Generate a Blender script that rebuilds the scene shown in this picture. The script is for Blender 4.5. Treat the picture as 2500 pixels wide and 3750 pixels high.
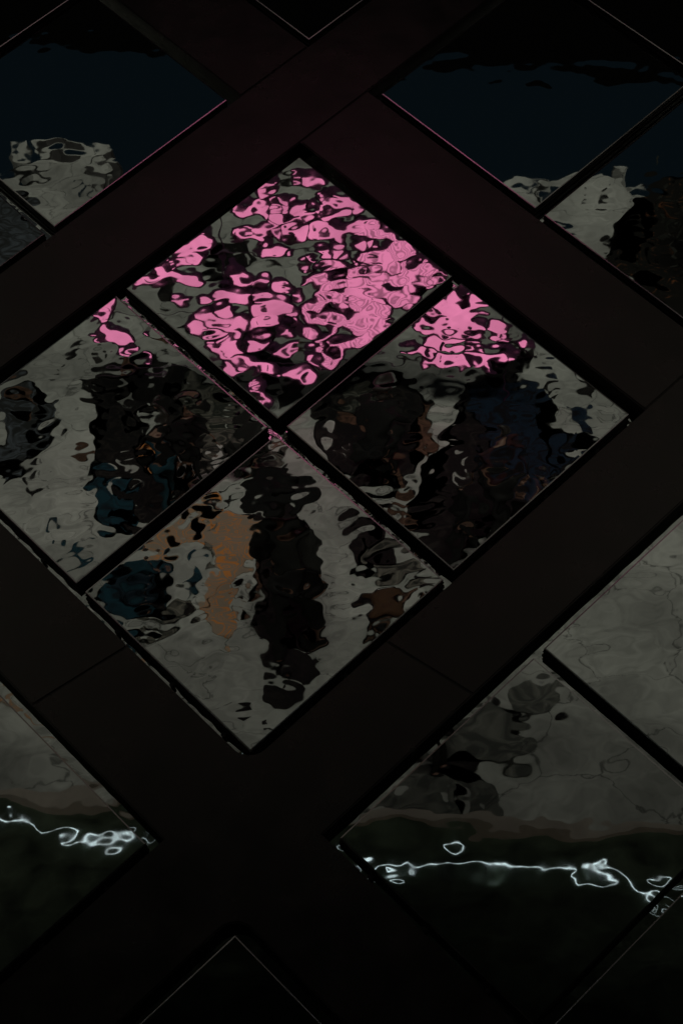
import bpy, bmesh, math, random
import numpy as np
from mathutils import Vector, Matrix

# ------------------------------------------------------------------ camera, world, light, exposure
scene = bpy.context.scene
for o in list(bpy.data.objects): bpy.data.objects.remove(o, do_unlink=True)
COL = scene.collection
CAM = Vector((0, 0, 1.6))
PITCH = math.radians(96)                       # the camera looks straight up and a little past the zenith
FWD = Vector((0, math.cos(PITCH), math.sin(PITCH)))
UPV = Vector((0, -math.sin(PITCH), math.cos(PITCH)))
RGT = Vector((1, 0, 0))
cam = bpy.data.cameras.new('camera'); cam.sensor_fit = 'HORIZONTAL'; cam.sensor_width = 36
cam.lens = 36 * 4.4703 / 1.568; cam.clip_start = 0.05; cam.clip_end = 500
co = bpy.data.objects.new('camera', cam); COL.objects.link(co)
co.matrix_world = Matrix(((RGT.x, UPV.x, -FWD.x, CAM.x), (RGT.y, UPV.y, -FWD.y, CAM.y), (RGT.z, UPV.z, -FWD.z, CAM.z), (0, 0, 0, 1)))
scene.camera = co
W = bpy.data.worlds.new('World'); scene.world = W; W.use_nodes = True
wn = W.node_tree; bg = wn.nodes['Background']
sky = wn.nodes.new('ShaderNodeTexSky'); sky.sky_type = 'NISHITA'; sky.sun_disc = False
SUN_EL, SUN_AZ = math.radians(60), math.radians(8)
sky.sun_elevation = math.radians(1.0); sky.sun_rotation = SUN_AZ
wn.links.new(sky.outputs[0], bg.inputs[0]); bg.inputs[1].default_value = 0.018
sl = bpy.data.lights.new('dusk_light', 'SUN'); sl.energy = 1.05; sl.angle = math.radians(25); sl.color = (1.0, 0.97, 0.86)
so = bpy.data.objects.new('dusk_light', sl); COL.objects.link(so)
sd = Vector((math.sin(SUN_AZ) * math.cos(SUN_EL), math.cos(SUN_AZ) * math.cos(SUN_EL), math.sin(SUN_EL)))
so.rotation_euler = sd.to_track_quat('Z', 'Y').to_euler()
scene.view_settings.view_transform = 'Standard'; scene.view_settings.look = 'None'
scene.view_settings.gamma = 1; scene.view_settings.exposure = 0
scene.render.resolution_x = 682; scene.render.resolution_y = 1024
scene.render.engine = 'CYCLES'
scene.cycles.max_bounces = 10; scene.cycles.glossy_bounces = 8

# ------------------------------------------------------------------ helpers
def mat(name, base=(.1,.1,.1), rough=.6, metal=0., spec=.5, emit=None, es=0., noise=None, bump=None):
    m = bpy.data.materials.new(name); m.use_nodes = True
    nt = m.node_tree; p = nt.nodes['Principled BSDF']
    p.inputs['Base Color'].default_value = (*base, 1); p.inputs['Roughness'].default_value = rough
    p.inputs['Metallic'].default_value = metal; p.inputs['Specular IOR Level'].default_value = spec
    if emit: p.inputs['Emission Color'].default_value = (*emit, 1); p.inputs['Emission Strength'].default_value = es
    if noise:
        sc, amt = noise
        g = nt.nodes.new('ShaderNodeNewGeometry')
        n = nt.nodes.new('ShaderNodeTexNoise'); n.inputs['Scale'].default_value = sc; n.inputs['Detail'].default_value = 6
        nt.links.new(g.outputs['Position'], n.inputs['Vector'])
        r = nt.nodes.new('ShaderNodeMapRange'); r.inputs[1].default_value = .3; r.inputs[2].default_value = .7
        r.inputs[3].default_value = 1 - amt; r.inputs[4].default_value = 1 + amt
        nt.links.new(n.outputs['Fac'], r.inputs[0])
        mx = nt.nodes.new('ShaderNodeVectorMath'); mx.operation = 'SCALE'; mx.inputs[0].default_value = base
        nt.links.new(r.outputs[0], mx.inputs['Scale']); nt.links.new(mx.outputs[0], p.inputs['Base Color'])
        r2 = nt.nodes.new('ShaderNodeMath'); r2.operation = 'MULTIPLY'; r2.inputs[1].default_value = rough
        nt.links.new(r.outputs[0], r2.inputs[0]); nt.links.new(r2.outputs[0], p.inputs['Roughness'])
        if bump:
            b = nt.nodes.new('ShaderNodeBump'); b.inputs['Distance'].default_value = bump
            nt.links.new(n.outputs['Fac'], b.inputs['Height']); nt.links.new(b.outputs[0], p.inputs['Normal'])
    return m
def link(name, me, m=None, parent=None):
    o = bpy.data.objects.new(name, me); COL.objects.link(o)
    if m: me.materials.append(m)
    if parent is not None: o.parent = parent
    return o
def obj(name, bm, m, parent=None, smooth=False):
    me = bpy.data.meshes.new(name); bm.normal_update(); bm.to_mesh(me); bm.free()
    if smooth:
        for p in me.polygons: p.use_smooth = True
    return link(name, me, m, parent)
def thing(name, label, cat, loc=(0,0,0), group=None):
    o = bpy.data.objects.new(name, None); COL.objects.link(o); o.location = loc; o.empty_display_size = .1
    return tag(o, label, cat, group)
def tag(o, label, cat, group=None):
    o['label'] = label; o['category'] = cat
    if group: o['group'] = group
    return o
def struct(o): o['kind'] = 'structure'; return o
def add_box(bm, lo, hi, bevel=0):
    r = bmesh.ops.create_cube(bm, size=1)
    for v in r['verts']:
        v.co = Vector([lo[k] + (v.co[k] + .5) * (hi[k] - lo[k]) for k in range(3)])
    if bevel:
        es = list({e for v in r['verts'] for e in v.link_edges})
        bmesh.ops.bevel(bm, geom=es, offset=bevel, segments=2, affect='EDGES', profile=.5)
def add_tube(bm, p, q, r0, r1=None, n=10):
    p, q = Vector(p), Vector(q); r1 = r0 if r1 is None else r1
    d = (q - p); L = d.length
    res = bmesh.ops.create_cone(bm, cap_ends=True, segments=n, radius1=r0, radius2=r1, depth=L)
    M = Matrix.Translation((p + q) / 2) @ d.to_track_quat('Z', 'Y').to_matrix().to_4x4()
    bmesh.ops.transform(bm, matrix=M, verts=res['verts'])
def add_ball(bm, c, r, sc=(1,1,1)):
    res = bmesh.ops.create_icosphere(bm, subdivisions=3, radius=1)
    bmesh.ops.transform(bm, matrix=Matrix.Translation(c) @ Matrix.Diagonal((r*sc[0], r*sc[1], r*sc[2], 1)), verts=res['verts'])

# ------------------------------------------------------------------ materials
M_mirror = mat('rippled_polished_steel', (.83,.84,.81), .012, 1.)
M_back = mat('polished_steel_sheet', (.72,.73,.7), .02, 1.)
M_trim = mat('panel_edge_trim', (.6,.55,.55), .15, 1.)
M_case = mat('dark_cassette_metal', (.035,.032,.03), .38, .3, .4, noise=(9, .5))
M_lip = mat('cassette_ridge', (.2,.18,.17), .4, .8)
M_beam = mat('dark_brown_painted_steel', (.090,.080,.074), .25, .75, .4, noise=(14, .16), bump=.0005)
M_clip = mat('black_clip', (.02,.02,.02), .5)

# ------------------------------------------------------------------ the sloping soffit frame: u runs down-right, v down-left in the picture
O = Vector((-0.07813459964417055, -1.0279123672023596, 5.108810308227938))
EU = Vector((0.27148767248197825, 0.25168494765312294, -0.1246500714726115))
EV = Vector((-0.3016169755346723, 0.27042715170222187, -0.11088893403554904))
NN = Vector((-0.035350408950367285, -0.412656267393201, -0.9102006117159847))
T = 0.42                                          # one unit of height = one panel width
def P(u, v, h=0.): return O + EU * u + EV * v + NN * (h * T)
BACK = -0.058; FACE = 0.012
def prism(bm, pts, h0, h1, org):
    a = [bm.verts.new(P(u, v, h0) - org) for u, v in pts]; b = [bm.verts.new(P(u, v, h1) - org) for u, v in pts]
    n = len(pts)
    bm.faces.new(a); bm.faces.new(b)
    for i in range(n): bm.faces.new((a[i], a[(i+1) % n], b[(i+1) % n], b[i]))
    bmesh.ops.recalc_face_normals(bm, faces=bm.faces)

def ripple(seed, n, lam, aniso, slope, ext, fine=.25):
    """height field in metres on an n x n grid over ext metres; rms slope = slope; waves longer across than up"""
    rng = np.random.default_rng(seed); N = 2 * n; d = ext / (n - 1)
    k = np.fft.fftfreq(N, d)
    KU, KV = np.meshgrid(k, k, indexing='ij')
    a = (KU - KV) / math.sqrt(2); b = (KU + KV) / math.sqrt(2)
    q = np.sqrt((a * aniso) ** 2 + b ** 2) * lam
    amp = np.exp(-((q - 1) / .45) ** 2) + fine * np.exp(-((q - 2.2) / .7) ** 2) * .35 + .8 * np.exp(-((q - .4) / .2) ** 2)
    amp[0, 0] = 0
    h = np.real(np.fft.ifft2(np.fft.fft2(rng.standard_normal((N, N))) * amp))[:n, :n]
    g = np.gradient(h, d); s = math.sqrt((g[0] ** 2 + g[1] ** 2).mean() / 2)
    return h * slope / s

def grid_mesh(name, u0, v0, w, n, hf, h0, org, mask=None):
    """rippled sheet as one real mesh"""
    I, J = np.meshgrid(np.linspace(0, 1, n), np.linspace(0, 1, n), indexing='ij')
    B = np.array(P(u0, v0, h0) - org); eu, ev, nn = np.array(EU) * w, np.array(EV) * w, np.array(NN)
    co = B + I[..., None] * eu + J[..., None] * ev + hf[..., None] * nn
    idx = np.arange(n * n).reshape(n, n)
    q = np.stack([idx[:-1, :-1], idx[1:, :-1], idx[1:, 1:], idx[:-1, 1:]], -1).reshape(-1, 4)
    me = bpy.data.meshes.new(name)
    me.vertices.add(n * n); me.vertices.foreach_set('co', co.reshape(-1).astype(np.float32))
    me.loops.add(q.size); me.loops.foreach_set('vertex_index', q.reshape(-1).astype(np.int32))
    me.polygons.add(len(q)); me.polygons.foreach_set('loop_start', np.arange(0, q.size, 4, dtype=np.int32))
    me.polygons.foreach_set('loop_total', np.full(len(q), 4, np.int32))
    me.update(calc_edges=True)
    if me.polygons[0].normal.dot(NN) < 0: me.flip_normals()
    me.polygons.foreach_set('use_smooth', np.ones(len(q), bool)); me.update()
    return me

# profile of a cassette's side, (outset, height) in panel widths
CASE = [(.0, -.0035), (.005, -.006), (.005, -.026), (.0075, -.026), (.0075, -.029), (.004, -.029), (.004, -.051), (.009, -.051), (.009, -.0575)]
def ring_loft(prof, u0, v0, org):
    bm = bmesh.new(); rows = []
    for o, h in prof:
        rows.append([bm.verts.new(P(u0 + a, v0 + b, h) - org) for a, b in ((-o, -o), (1 + o, -o), (1 + o, 1 + o), (-o, 1 + o))])
    for r, s in zip(rows, rows[1:]):
        for i in range(4): bm.faces.new((r[i], r[(i+1) % 4], s[(i+1) % 4], s[i]))
    bmesh.ops.recalc_face_normals(bm, faces=bm.faces)
    return bm

GAP = 1.066; PER = 2.585
PANELS = [  # group I, J, cell i, j, seed, wavelength m, slope, label
 (-1,-1,1,1, 1, .075, .0020, 'nearly black mirror panel whose bottom corner points down at the top centre of the photo'),
 (-1, 0,0,0, 2, .075, .0020, 'mirror panel cut off by the top left corner, mostly black with a hint of blue'),
 (-1, 0,1,0, 3, .080, .0016, 'navy blue mirror panel on the left with a grey reflection at its bottom corner'),
 (-1, 0,1,1, 4, .070, .0016, 'murky mirror panel with blue-grey streaks, cut off at the left edge under the navy one'),
 ( 0,-1,0,0, 5, .075, .0020, 'black mirror panel at the top right corner beyond a thin pink edge line'),
 ( 0,-1,0,1, 6, .080, .0016, 'whole navy blue mirror panel on the right with a black reflection across its top'),
 ( 0,-1,1,1, 7, .080, .0014, 'mirror panel at the right edge with grey floor, navy and dark reflections mixed'),
 ( 0, 0,0,0, 8, .085, .0006, 'rippled mirror panel full of bright pink reflections, topmost of the central four'),
 ( 0, 0,0,1, 9, .066, .0020, 'left one of the central four mirror panels, grey with dark and teal figures'),
 ( 0, 0,1,0,10, .066, .0019, 'right one of the central four mirror panels, pink at its top and dark figures below'),
 ( 0, 0,1,1,11, .068, .0020, 'lowest of the central four mirror panels, with orange streaks beside a dark walking figure'),
 ( 0, 1,1,0,12, .085, .0010, 'mirror panel at the lower left edge with a white wavy line of light crossing it'),
 ( 1, 0,0,0,13, .080, .0022, 'plain grey cracked-looking mirror panel cut off at the right edge'),
 ( 1, 0,0,1,14, .085, .0012, 'lower right mirror panel with white looping light lines over a black lower half'),
 ( 1, 0,1,1,15, .080, .0030, 'black mirror panel cut off at the bottom right corner'),
 ( 1, 1,0,0,16, .080, .0030, 'faint black mirror panel whose top corner points up at the bottom of the photo'),
]
RIP_MOD = {}                                     # panel seed -> function(I, J) scaling the ripple over the sheet
RIP_MOD[9] = lambda I, J: .25 + .75 * np.clip((I + J - .25) / .5, 0, 1)
RIP_MOD[10] = lambda I, J: .25 + .75 * np.clip((I + J - .55) / .5, 0, 1)
def build_panel(I, J, i, j, seed, lam, slope, label):
    u0, v0 = PER * I + GAP * i, PER * J + GAP * j
    org = P(u0 + .5, v0 + .5, 0)
    t = thing('mirror_panel', label, 'mirror panel', org, 'rippled mirror panels set in fours in the dark lattice')
    n = 260
    hf = ripple(seed, n, lam, 1.7, slope, T, .5 if seed in (9, 10, 11) else .25)
    FINE = {8: .00065, 9: .0011, 10: .0011, 11: .0011, 7: .0007, 3: .0006, 14: .0004, 12: .0003}
    if seed in RIP_MOD:
        A, B = np.meshgrid(np.linspace(0, 1, n), np.linspace(0, 1, n), indexing='ij'); hf = hf * RIP_MOD[seed](A, B)
    hf = hf + ripple(seed + 100, n, .030, 1.25, FINE.get(seed, .0005), T, .1)
    link('mirror_face', grid_mesh('mirror_face', u0, v0, 1, n, hf, 0, org), M_mirror, t)
    obj('cassette_side', ring_loft(CASE[1:], u0, v0, org), M_case, t)
    obj('ridge_line', ring_loft([(.0051, -.0262), (.0082, -.0262), (.0082, -.0288)], u0, v0, org), M_lip, t)
    obj('edge_trim', ring_loft([(-.0006, .0005), (.0044, .0001), (.0051, -.006)], u0, v0, org), M_trim, t)
    return t
for a in PANELS: build_panel(*a)
SLAB_Y = -0.9
LED_A, LED_B, EDGE_A, EDGE_B = -4.21, .128, -4.53, .114
# ------------------------------------------------------------------ backing sheets behind each group of four, and their clips
BACKS = [(-1,-1,'thin mirror backing strip around the black panels at the top centre'), (-1,0,'dark mirror backing sheet showing between the navy panels on the left'),
 (0,-1,'mirror backing sheet showing between the navy panels on the right'), (0,0,'mirror backing sheet in the cross-shaped gap between the central four panels'),
 (0,1,'mirror backing sheet behind the lower left panel'), (1,0,'mirror backing sheet in the gap between the grey panels at the lower right'),
 (1,1,'dark mirror backing sheet round the panel at the bottom centre')]
for I, J, lab in BACKS:
    u0, v0 = PER * I - .09, PER * J - .09
    org = P(u0 + 1.1, v0 + 1.1, BACK)
    t = thing('backing_sheet', lab, 'backing sheet', org, 'mirror backing sheets behind the panels')
    n = 330; w = 2.25
    hf = ripple(40 + 3 * I + J, n, .055, 1.2, .020 if (I, J) == (0, 0) else .006, w * T, .6)
    hf -= hf.max() 
    link('steel_sheet', grid_mesh('steel_sheet', u0, v0, w, n, hf, BACK, org), M_back, t)
    for (cu, cv) in [(x, 2.088) for x in (.18,.47,.8,1.28,1.62,1.93)] + [(2.088, x) for x in (.2,.5,.82,1.25,1.6,1.9)]:
        bm = bmesh.new(); c = P(PER * I + cu, PER * J + cv, BACK) - org
        add_tube(bm, c - NN * .004, c + NN * .010, .0035, .003, 8)
        add_tube(bm, c + NN * .010, c + NN * .0115, .0045, .0045, 8)
        obj('clip', bm, M_clip, t)
# ------------------------------------------------------------------ lattice beams
A0, A1 = -.475, -.06; B0, B1 = 2.11, 2.525
def beam(name, label, pts, group='beams of the dark lattice'):
    c = P(sum(p[0] for p in pts) / len(pts), sum(p[1] for p in pts) / len(pts), FACE)
    bm = bmesh.new(); prism(bm, pts, BACK - .05, FACE, c)
    nn = NN
    top = [e for e in bm.edges if all(abs((v.co + c - P(0, 0, FACE)).dot(nn)) < 1e-5 for v in e.verts)]
    bmesh.ops.bevel(bm, geom=top, offset=.0022, segments=2, affect='EDGES')
    o = obj(name, bm, M_beam); o.location = c
    tag(o, label, 'beam', group)
s = .0025
def rect(a, b, c, d): return [(a, c), (b, c), (b, d), (a, d)]
SL = .075
beam('lattice_beam', 'longest dark beam, rising from the left edge to the top right above the pink panel', rect(A0, A1, -4.5, 4.5))
beam('lattice_beam', 'reddish beam sloping down along the upper right side of the pink panel', rect(A1 + s, B0 - s, A0, A1))
beam('lattice_beam', 'dark brown beam sloping down from the top edge to meet the longest beam', rect(-3.2, A0 - s, A0, A1))
beam('lattice_beam', 'short dark end of a sloping beam at the right edge, past the crossing', rect(B1 + s, 5.2, A0, A1))
beam('lattice_beam', 'dark beam rising from the centre bottom to the right edge beside the black figures', [(B0, -3.5), (B1, -3.5), (B1, 1.335 - s), (B0, 1.408 - s)])
beam('lattice_beam', 'dark beam along the lower left side of the central four panels', [(A1 + s, B0), (1.384 - s, B0), (1.312 - s, B1), (A1 + s, B1)])
beam('lattice_beam', 'dark beam at the far left below the longest beam', rect(-3.2, A0 - s, B0, B1))
bm = bmesh.new(); c_ = P(1, 1, BACK - .08); prism(bm, rect(-2.3, 4.4, -2.3, 4.4), BACK - .06, BACK - .12, c_)
o = obj('soffit_deck', bm, M_clip); o.location = c_; tag(o, 'black deck closing the soffit behind all the beams and mirror sheets', 'ceiling deck')
def arc(cx, cy, r, a0, a1, n=9): return [(cx + r * math.cos(math.radians(a0 + (a1 - a0) * k / n)), cy + r * math.sin(math.radians(a0 + (a1 - a0) * k / n))) for k in range(n + 1)]
rr = .085
node = [(B0, 1.408)] + [(B1, 1.335), (B1, B0), (5.2, B0), (5.2, B1)] + arc(B1 + rr, B1 + rr, rr, 270, 180) + [(B1, 5.2), (B0, 5.2), (B0, B1), (1.312, B1), (1.384, B0)] + arc(B0 - rr, B0 - rr, rr, 90, 0)
beam('beam_junction', 'black X-shaped junction piece with rounded inner corners at the lower centre', node)

# ------------------------------------------------------------------ unseen slab added above the soffit; its edge shades the nearer paving
bm = bmesh.new(); add_box(bm, (-20, SLAB_Y, 6.8), (20, 25, 7.1), .02)
tag(obj('canopy_roof', bm, mat('dark_roof', (.02,.02,.02), .8)), 'broad dark canopy roof above the mirror-panelled lattice', 'roof')

# ------------------------------------------------------------------ ground
def poly_sheet(name, pts, z, m):
    bm = bmesh.new(); bm.faces.new([bm.verts.new((x, y, z)) for x, y in pts])
    o = obj(name, bm, m)
    if o.data.polygons[0].normal.z < 0: o.data.flip_normals()
    return struct(o)
M_floor = mat('worn_grey_paving', (.30,.305,.275), .8, 0, .3)
def floor_nodes(m):
    nt = m.node_tree; p = nt.nodes['Principled BSDF']; N = nt.nodes.new; L = nt.links.new
    g = N('ShaderNodeNewGeometry')
    n1 = N('ShaderNodeTexNoise'); n1.inputs['Scale'].default_value = 1.3; n1.inputs['Detail'].default_value = 8
    n2 = N('ShaderNodeTexNoise'); n2.inputs['Scale'].default_value = 7; n2.inputs['Detail'].default_value = 5; n2.inputs['Distortion'].default_value = 1.5
    wv = N('ShaderNodeTexNoise'); wv.inputs['Scale'].default_value = 5; wv.inputs['Detail'].default_value = 5
    for n in (n1, n2, wv): L(g.outputs['Position'], n.inputs['Vector'])
    ad = N('ShaderNodeMixRGB'); ad.blend_type = 'ADD'; ad.inputs[0].default_value = .35
    L(g.outputs['Position'], ad.inputs[1]); L(wv.outputs['Color'], ad.inputs[2])
    vo = N('ShaderNodeTexVoronoi'); vo.feature = 'DISTANCE_TO_EDGE'; vo.inputs['Scale'].default_value = 1.7
    L(ad.outputs[0], vo.inputs['Vector'])
    cr = N('ShaderNodeMapRange'); cr.inputs[1].default_value = .003; cr.inputs[2].default_value = .014; cr.inputs[3].default_value = .35; cr.inputs[4].default_value = 1
    L(vo.outputs['Distance'], cr.inputs[0])
    a = N('ShaderNodeMapRange'); a.inputs[1].default_value = .3; a.inputs[2].default_value = .7; a.inputs[3].default_value = .6; a.inputs[4].default_value = 1.35
    L(n1.outputs['Fac'], a.inputs[0])
    b = N('ShaderNodeMapRange'); b.inputs[1].default_value = .3; b.inputs[2].default_value = .7; b.inputs[3].default_value = .78; b.inputs[4].default_value = 1.2
    L(n2.outputs['Fac'], b.inputs[0])
    m1 = N('ShaderNodeMath'); m1.operation = 'MULTIPLY'; L(a.outputs[0], m1.inputs[0]); L(b.outputs[0], m1.inputs[1])
    m2 = N('ShaderNodeMath'); m2.operation = 'MULTIPLY'; L(m1.outputs[0], m2.inputs[0]); L(cr.outputs[0], m2.inputs[1])
    sc = N('ShaderNodeVectorMath'); sc.operation = 'SCALE'; sc.inputs[0].default_value = (.285,.30,.28)
    L(m2.outputs[0], sc.inputs['Scale']); L(sc.outputs[0], p.inputs['Base Color'])
floor_nodes(M_floor)
M_lawn = mat('dark_green_planting', (.046,.060,.042), .9, 0, .1, noise=(6, .6))
M_kerb = mat('pale_kerb_stone', (.24,.22,.19), .7, noise=(12, .15))
M_water = mat('harbour_water', (.0055,.0135,.022), .5, 0, .12)
M_bank = mat('far_quay_wall', (.003,.003,.003), .9, 0, .02)
EDGE = [(-4.861,-11.833), (-3.740,-11.907), (-3.394,-11.849), (-3.340,-11.909), (-3.231,-12.054), (-3.122,-12.111), (-3.003,-12.100), (-3.049,-12.058), (-3.170,-12.079), (-3.210,-12.042), (-3.188,-12.121), (-3.175,-12.429), (-3.015,-12.334), (-2.848,-12.186), (-2.777,-12.181), (-2.810,-12.391), (-2.914,-12.454), (-3.013,-12.545), (-3.123,-12.578), (-3.161,-12.441), (-3.184,-12.519), (-3.166,-12.627), (-3.091,-12.599), (-2.987,-12.533), (-2.804,-12.422), (-2.783,-12.397), (-2.815,-12.400), (-2.672,-12.380), (-2.552,-12.391), (-2.509,-12.416), (-2.526,-12.336), (-2.653,-12.259), (-2.710,-12.118), (-2.582,-12.259), (-2.549,-12.129), (-2.571,-12.006), (-2.695,-12.041), (-2.733,-12.057), (-2.747,-12.005), (-2.660,-11.880), (-2.525,-11.774), (-2.532,-11.727), (-2.632,-11.758), (-2.636,-11.642), (-2.523,-11.333), (-2.301,-11.615), (-1.486,-12.757), (-0.970,-12.612), (-0.400,-12.939), (0.098,-11.912), (0.494,-11.364), (0.582,-11.396), (0.640,-11.448), (0.779,-11.431), (0.838,-11.366), (0.916,-11.337), (0.961,-11.193), (0.949,-11.269), (0.856,-11.349), (0.819,-11.323), (0.871,-11.327), (0.960,-11.274), (0.968,-11.203), (1.034,-11.270), (1.215,-11.509), (1.348,-11.684), (1.354,-11.523), (1.525,-11.362), (1.553,-11.248), (1.601,-11.262), (1.676,-11.320), (1.964,-11.259), (2.411,-11.304), (3.177,-10.999)]  # paving edge cut to the outline of its rippled reflection
ISLANDS = [[(-3.371,-12.472), (-3.300,-12.436), (-3.258,-12.476), (-3.247,-12.556), (-3.221,-12.434), (-3.216,-12.306), (-3.246,-12.284), (-3.316,-12.360), (-3.368,-12.442), (-3.393,-12.485)], [(-2.537,-11.889), (-2.515,-11.897), (-2.494,-11.846), (-2.476,-11.762), (-2.489,-11.770), (-2.529,-11.846)], [(1.479,-11.801), (1.501,-11.806), (1.533,-11.839), (1.564,-11.834), (1.588,-11.776), (1.607,-11.700), (1.604,-11.669), (1.574,-11.671), (1.534,-11.694), (1.487,-11.746)]]  # stray reflections of the paving, added as separate slabs
WATER_GLIMPSES = [[(-2.722,-11.702), (-2.718,-11.725), (-2.716,-11.774), (-2.658,-11.754), (-2.634,-11.720), (-2.672,-11.738), (-2.718,-11.777), (-2.747,-11.792), (-2.736,-11.733), (-2.726,-11.696)], [(0.912,-10.783), (0.948,-10.777), (0.993,-10.701), (1.050,-10.649), (1.097,-10.537), (1.120,-10.439), (1.089,-10.426), (1.002,-10.593), (0.939,-10.629), (0.905,-10.739)], [(0.819,-11.323), (0.857,-11.339), (0.897,-11.328), (0.939,-11.306), (0.941,-11.306), (0.899,-11.329), (0.851,-11.320), (0.816,-11.307)]]  # water showing inside the reflected paving, laid in as flat sheets
LED = [(-3.090,-4.655), (-2.987,-4.651), (-2.768,-4.631), (-2.579,-4.635), (-2.425,-4.640), (-2.268,-4.600), (-2.174,-4.580), (-2.125,-4.578), (-2.109,-4.578), (-2.087,-4.587), (-2.052,-4.600), (-2.015,-4.604), (-1.980,-4.601), (-1.946,-4.572), (-1.911,-4.498), (-1.884,-4.468), (-1.862,-4.473), (-1.830,-4.478), (-1.791,-4.488), (-1.760,-4.493), (-1.739,-4.489), (-1.722,-4.474), (-1.705,-4.451), (-1.707,-4.442), (-1.732,-4.442), (-1.753,-4.437), (-1.768,-4.431), (-1.763,-4.425), (-1.738,-4.418), (-1.713,-4.414), (-1.694,-4.418), (-1.673,-4.416), (-1.650,-4.409), (-1.626,-4.400), (-1.600,-4.392), (-1.565,-4.385), (-1.522,-4.386), (-1.485,-4.403), (-1.452,-4.426), (-1.419,-4.447), (-1.382,-4.444), (-1.292,-4.407), (-1.179,-4.384), (-1.042,-4.352), (-0.883,-4.311), (-0.722,-4.270), (-0.562,-4.229), (-0.451,-4.204), (-0.389,-4.195), (-0.337,-4.190), (-0.297,-4.176), (-0.264,-4.195), (-0.232,-4.199), (-0.204,-4.202), (-0.181,-4.207), (-0.153,-4.213), (-0.125,-4.218), (-0.109,-4.215), (-0.100,-4.205), (-0.091,-4.201), (-0.081,-4.199), (-0.073,-4.199), (-0.066,-4.203), (-0.048,-4.201), (-0.013,-4.195), (0.040,-4.184), (0.104,-4.164), (0.159,-4.154), (0.204,-4.157), (0.241,-4.157), (0.272,-4.155), (0.307,-4.157), (0.346,-4.156), (0.390,-4.151), (0.436,-4.144), (0.472,-4.136), (0.499,-4.130), (0.522,-4.128), (0.550,-4.132), (0.586,-4.137), (0.630,-4.139), (0.664,-4.133), (0.683,-4.126), (0.681,-4.117), (0.653,-4.097), (0.646,-4.080), (0.659,-4.073), (0.688,-4.074), (0.734,-4.076), (0.774,-4.067), (0.804,-4.056), (0.822,-4.064), (0.833,-4.085), (0.837,-4.097), (0.833,-4.105), (0.820,-4.114), (0.796,-4.123), (0.771,-4.125), (0.744,-4.124), (0.722,-4.127), (0.710,-4.131), (0.725,-4.129), (0.764,-4.129), (0.799,-4.138), (0.828,-4.150), (0.850,-4.152), (0.867,-4.145), (0.878,-4.134), (0.886,-4.119), (0.895,-4.085), (0.906,-4.023), (0.927,-3.978), (0.955,-3.956), (0.987,-3.950), (1.028,-3.963), (1.084,-3.923), (1.227,-3.957), (1.408,-3.961), (1.622,-3.889), (1.723,-3.760)]  # strip path carries the waves of its rippled reflection
RINGLETS = [[(0.052,-4.345), (0.072,-4.355), (0.105,-4.361), (0.142,-4.370), (0.152,-4.357), (0.140,-4.311), (0.123,-4.289), (0.098,-4.292), (0.075,-4.304), (0.054,-4.326)], [(0.978,-4.088), (1.003,-4.096), (1.052,-4.087), (1.113,-4.069), (1.125,-4.056), (1.097,-4.040), (1.066,-4.023), (1.041,-4.026), (1.013,-4.039), (0.981,-4.067)], [(-0.195,-4.178), (-0.176,-4.183), (-0.155,-4.181), (-0.129,-4.158), (-0.125,-4.137), (-0.145,-4.121), (-0.163,-4.124), (-0.178,-4.144), (-0.190,-4.160), (-0.200,-4.172)], [(-2.081,-4.630), (-2.071,-4.632), (-2.068,-4.631), (-2.072,-4.627), (-2.077,-4.626), (-2.083,-4.628)]]  # stray ripple images of the strip, added as glowing loops

poly_sheet('paving', [(-30,-11.8)] + EDGE + [(30,-11.4), (30,-2.9), (12,-2.9), (-12,-6.1), (-30,-6.1)], 0, M_floor)

# the planted bed in the foreground starts behind a kerb, level line slightly skewed to the camera
bm = bmesh.new()
e0, e1 = Vector((-12, -5.98)), Vector((12, -2.80))
def edge_y(x, off=0): return EDGE_A + EDGE_B * x + off
for x0, x1 in ((-12, 12),):
    vs = [(x0, edge_y(x0)), (x1, edge_y(x1)), (x1, edge_y(x1, .07)), (x0, edge_y(x0, .07))]
    a = [bm.verts.new((x, y, 0)) for x, y in vs]; b = [bm.verts.new((x, y, .06)) for x, y in vs]
    bm.faces.new(b)
    for i in range(4): bm.faces.new((a[i], a[(i+1)%4], b[(i+1)%4], b[i]))
bmesh.ops.recalc_face_normals(bm, faces=bm.faces)
tag(obj('kerb', bm, M_kerb), 'pale stone kerb along the dark planted bed', 'kerb')
poly_sheet('dark_ground', [(-12, edge_y(-12, .07)), (12, edge_y(12, .07)), (30, 30), (-30, 30)], .02, M_lawn)
poly_sheet('water', [(-29.9,-24), (29.9,-24), (29.9,-9), (-29.9,-9)], -.7, M_water)
bm = bmesh.new(); vs = [(-30,-23.5), (5,-14.24), (30,-14.24), (30,-40), (-30,-40)]
a = [bm.verts.new((x, y, -1)) for x, y in vs]; b = [bm.verts.new((x, y, 9)) for x, y in vs]; bm.faces.new(b); bm.faces.new(a)
for i in range(5): bm.faces.new((a[i], a[(i+1)%5], b[(i+1)%5], b[i]))
bmesh.ops.recalc_face_normals(bm, faces=bm.faces); o = obj('far_bank_building', bm, M_bank); tag(o, 'unlit dark building block on the far bank of the water', 'building')
bm = bmesh.new()
vs = [(-30,-11.8)] + EDGE + [(30,-11.4)]
a = [bm.verts.new((x, y, -1)) for x, y in vs]; b = [bm.verts.new((x, y, -.002)) for x, y in vs]
for i in range(len(vs) - 1): bm.faces.new((a[i], a[i+1], b[i+1], b[i]))
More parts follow.
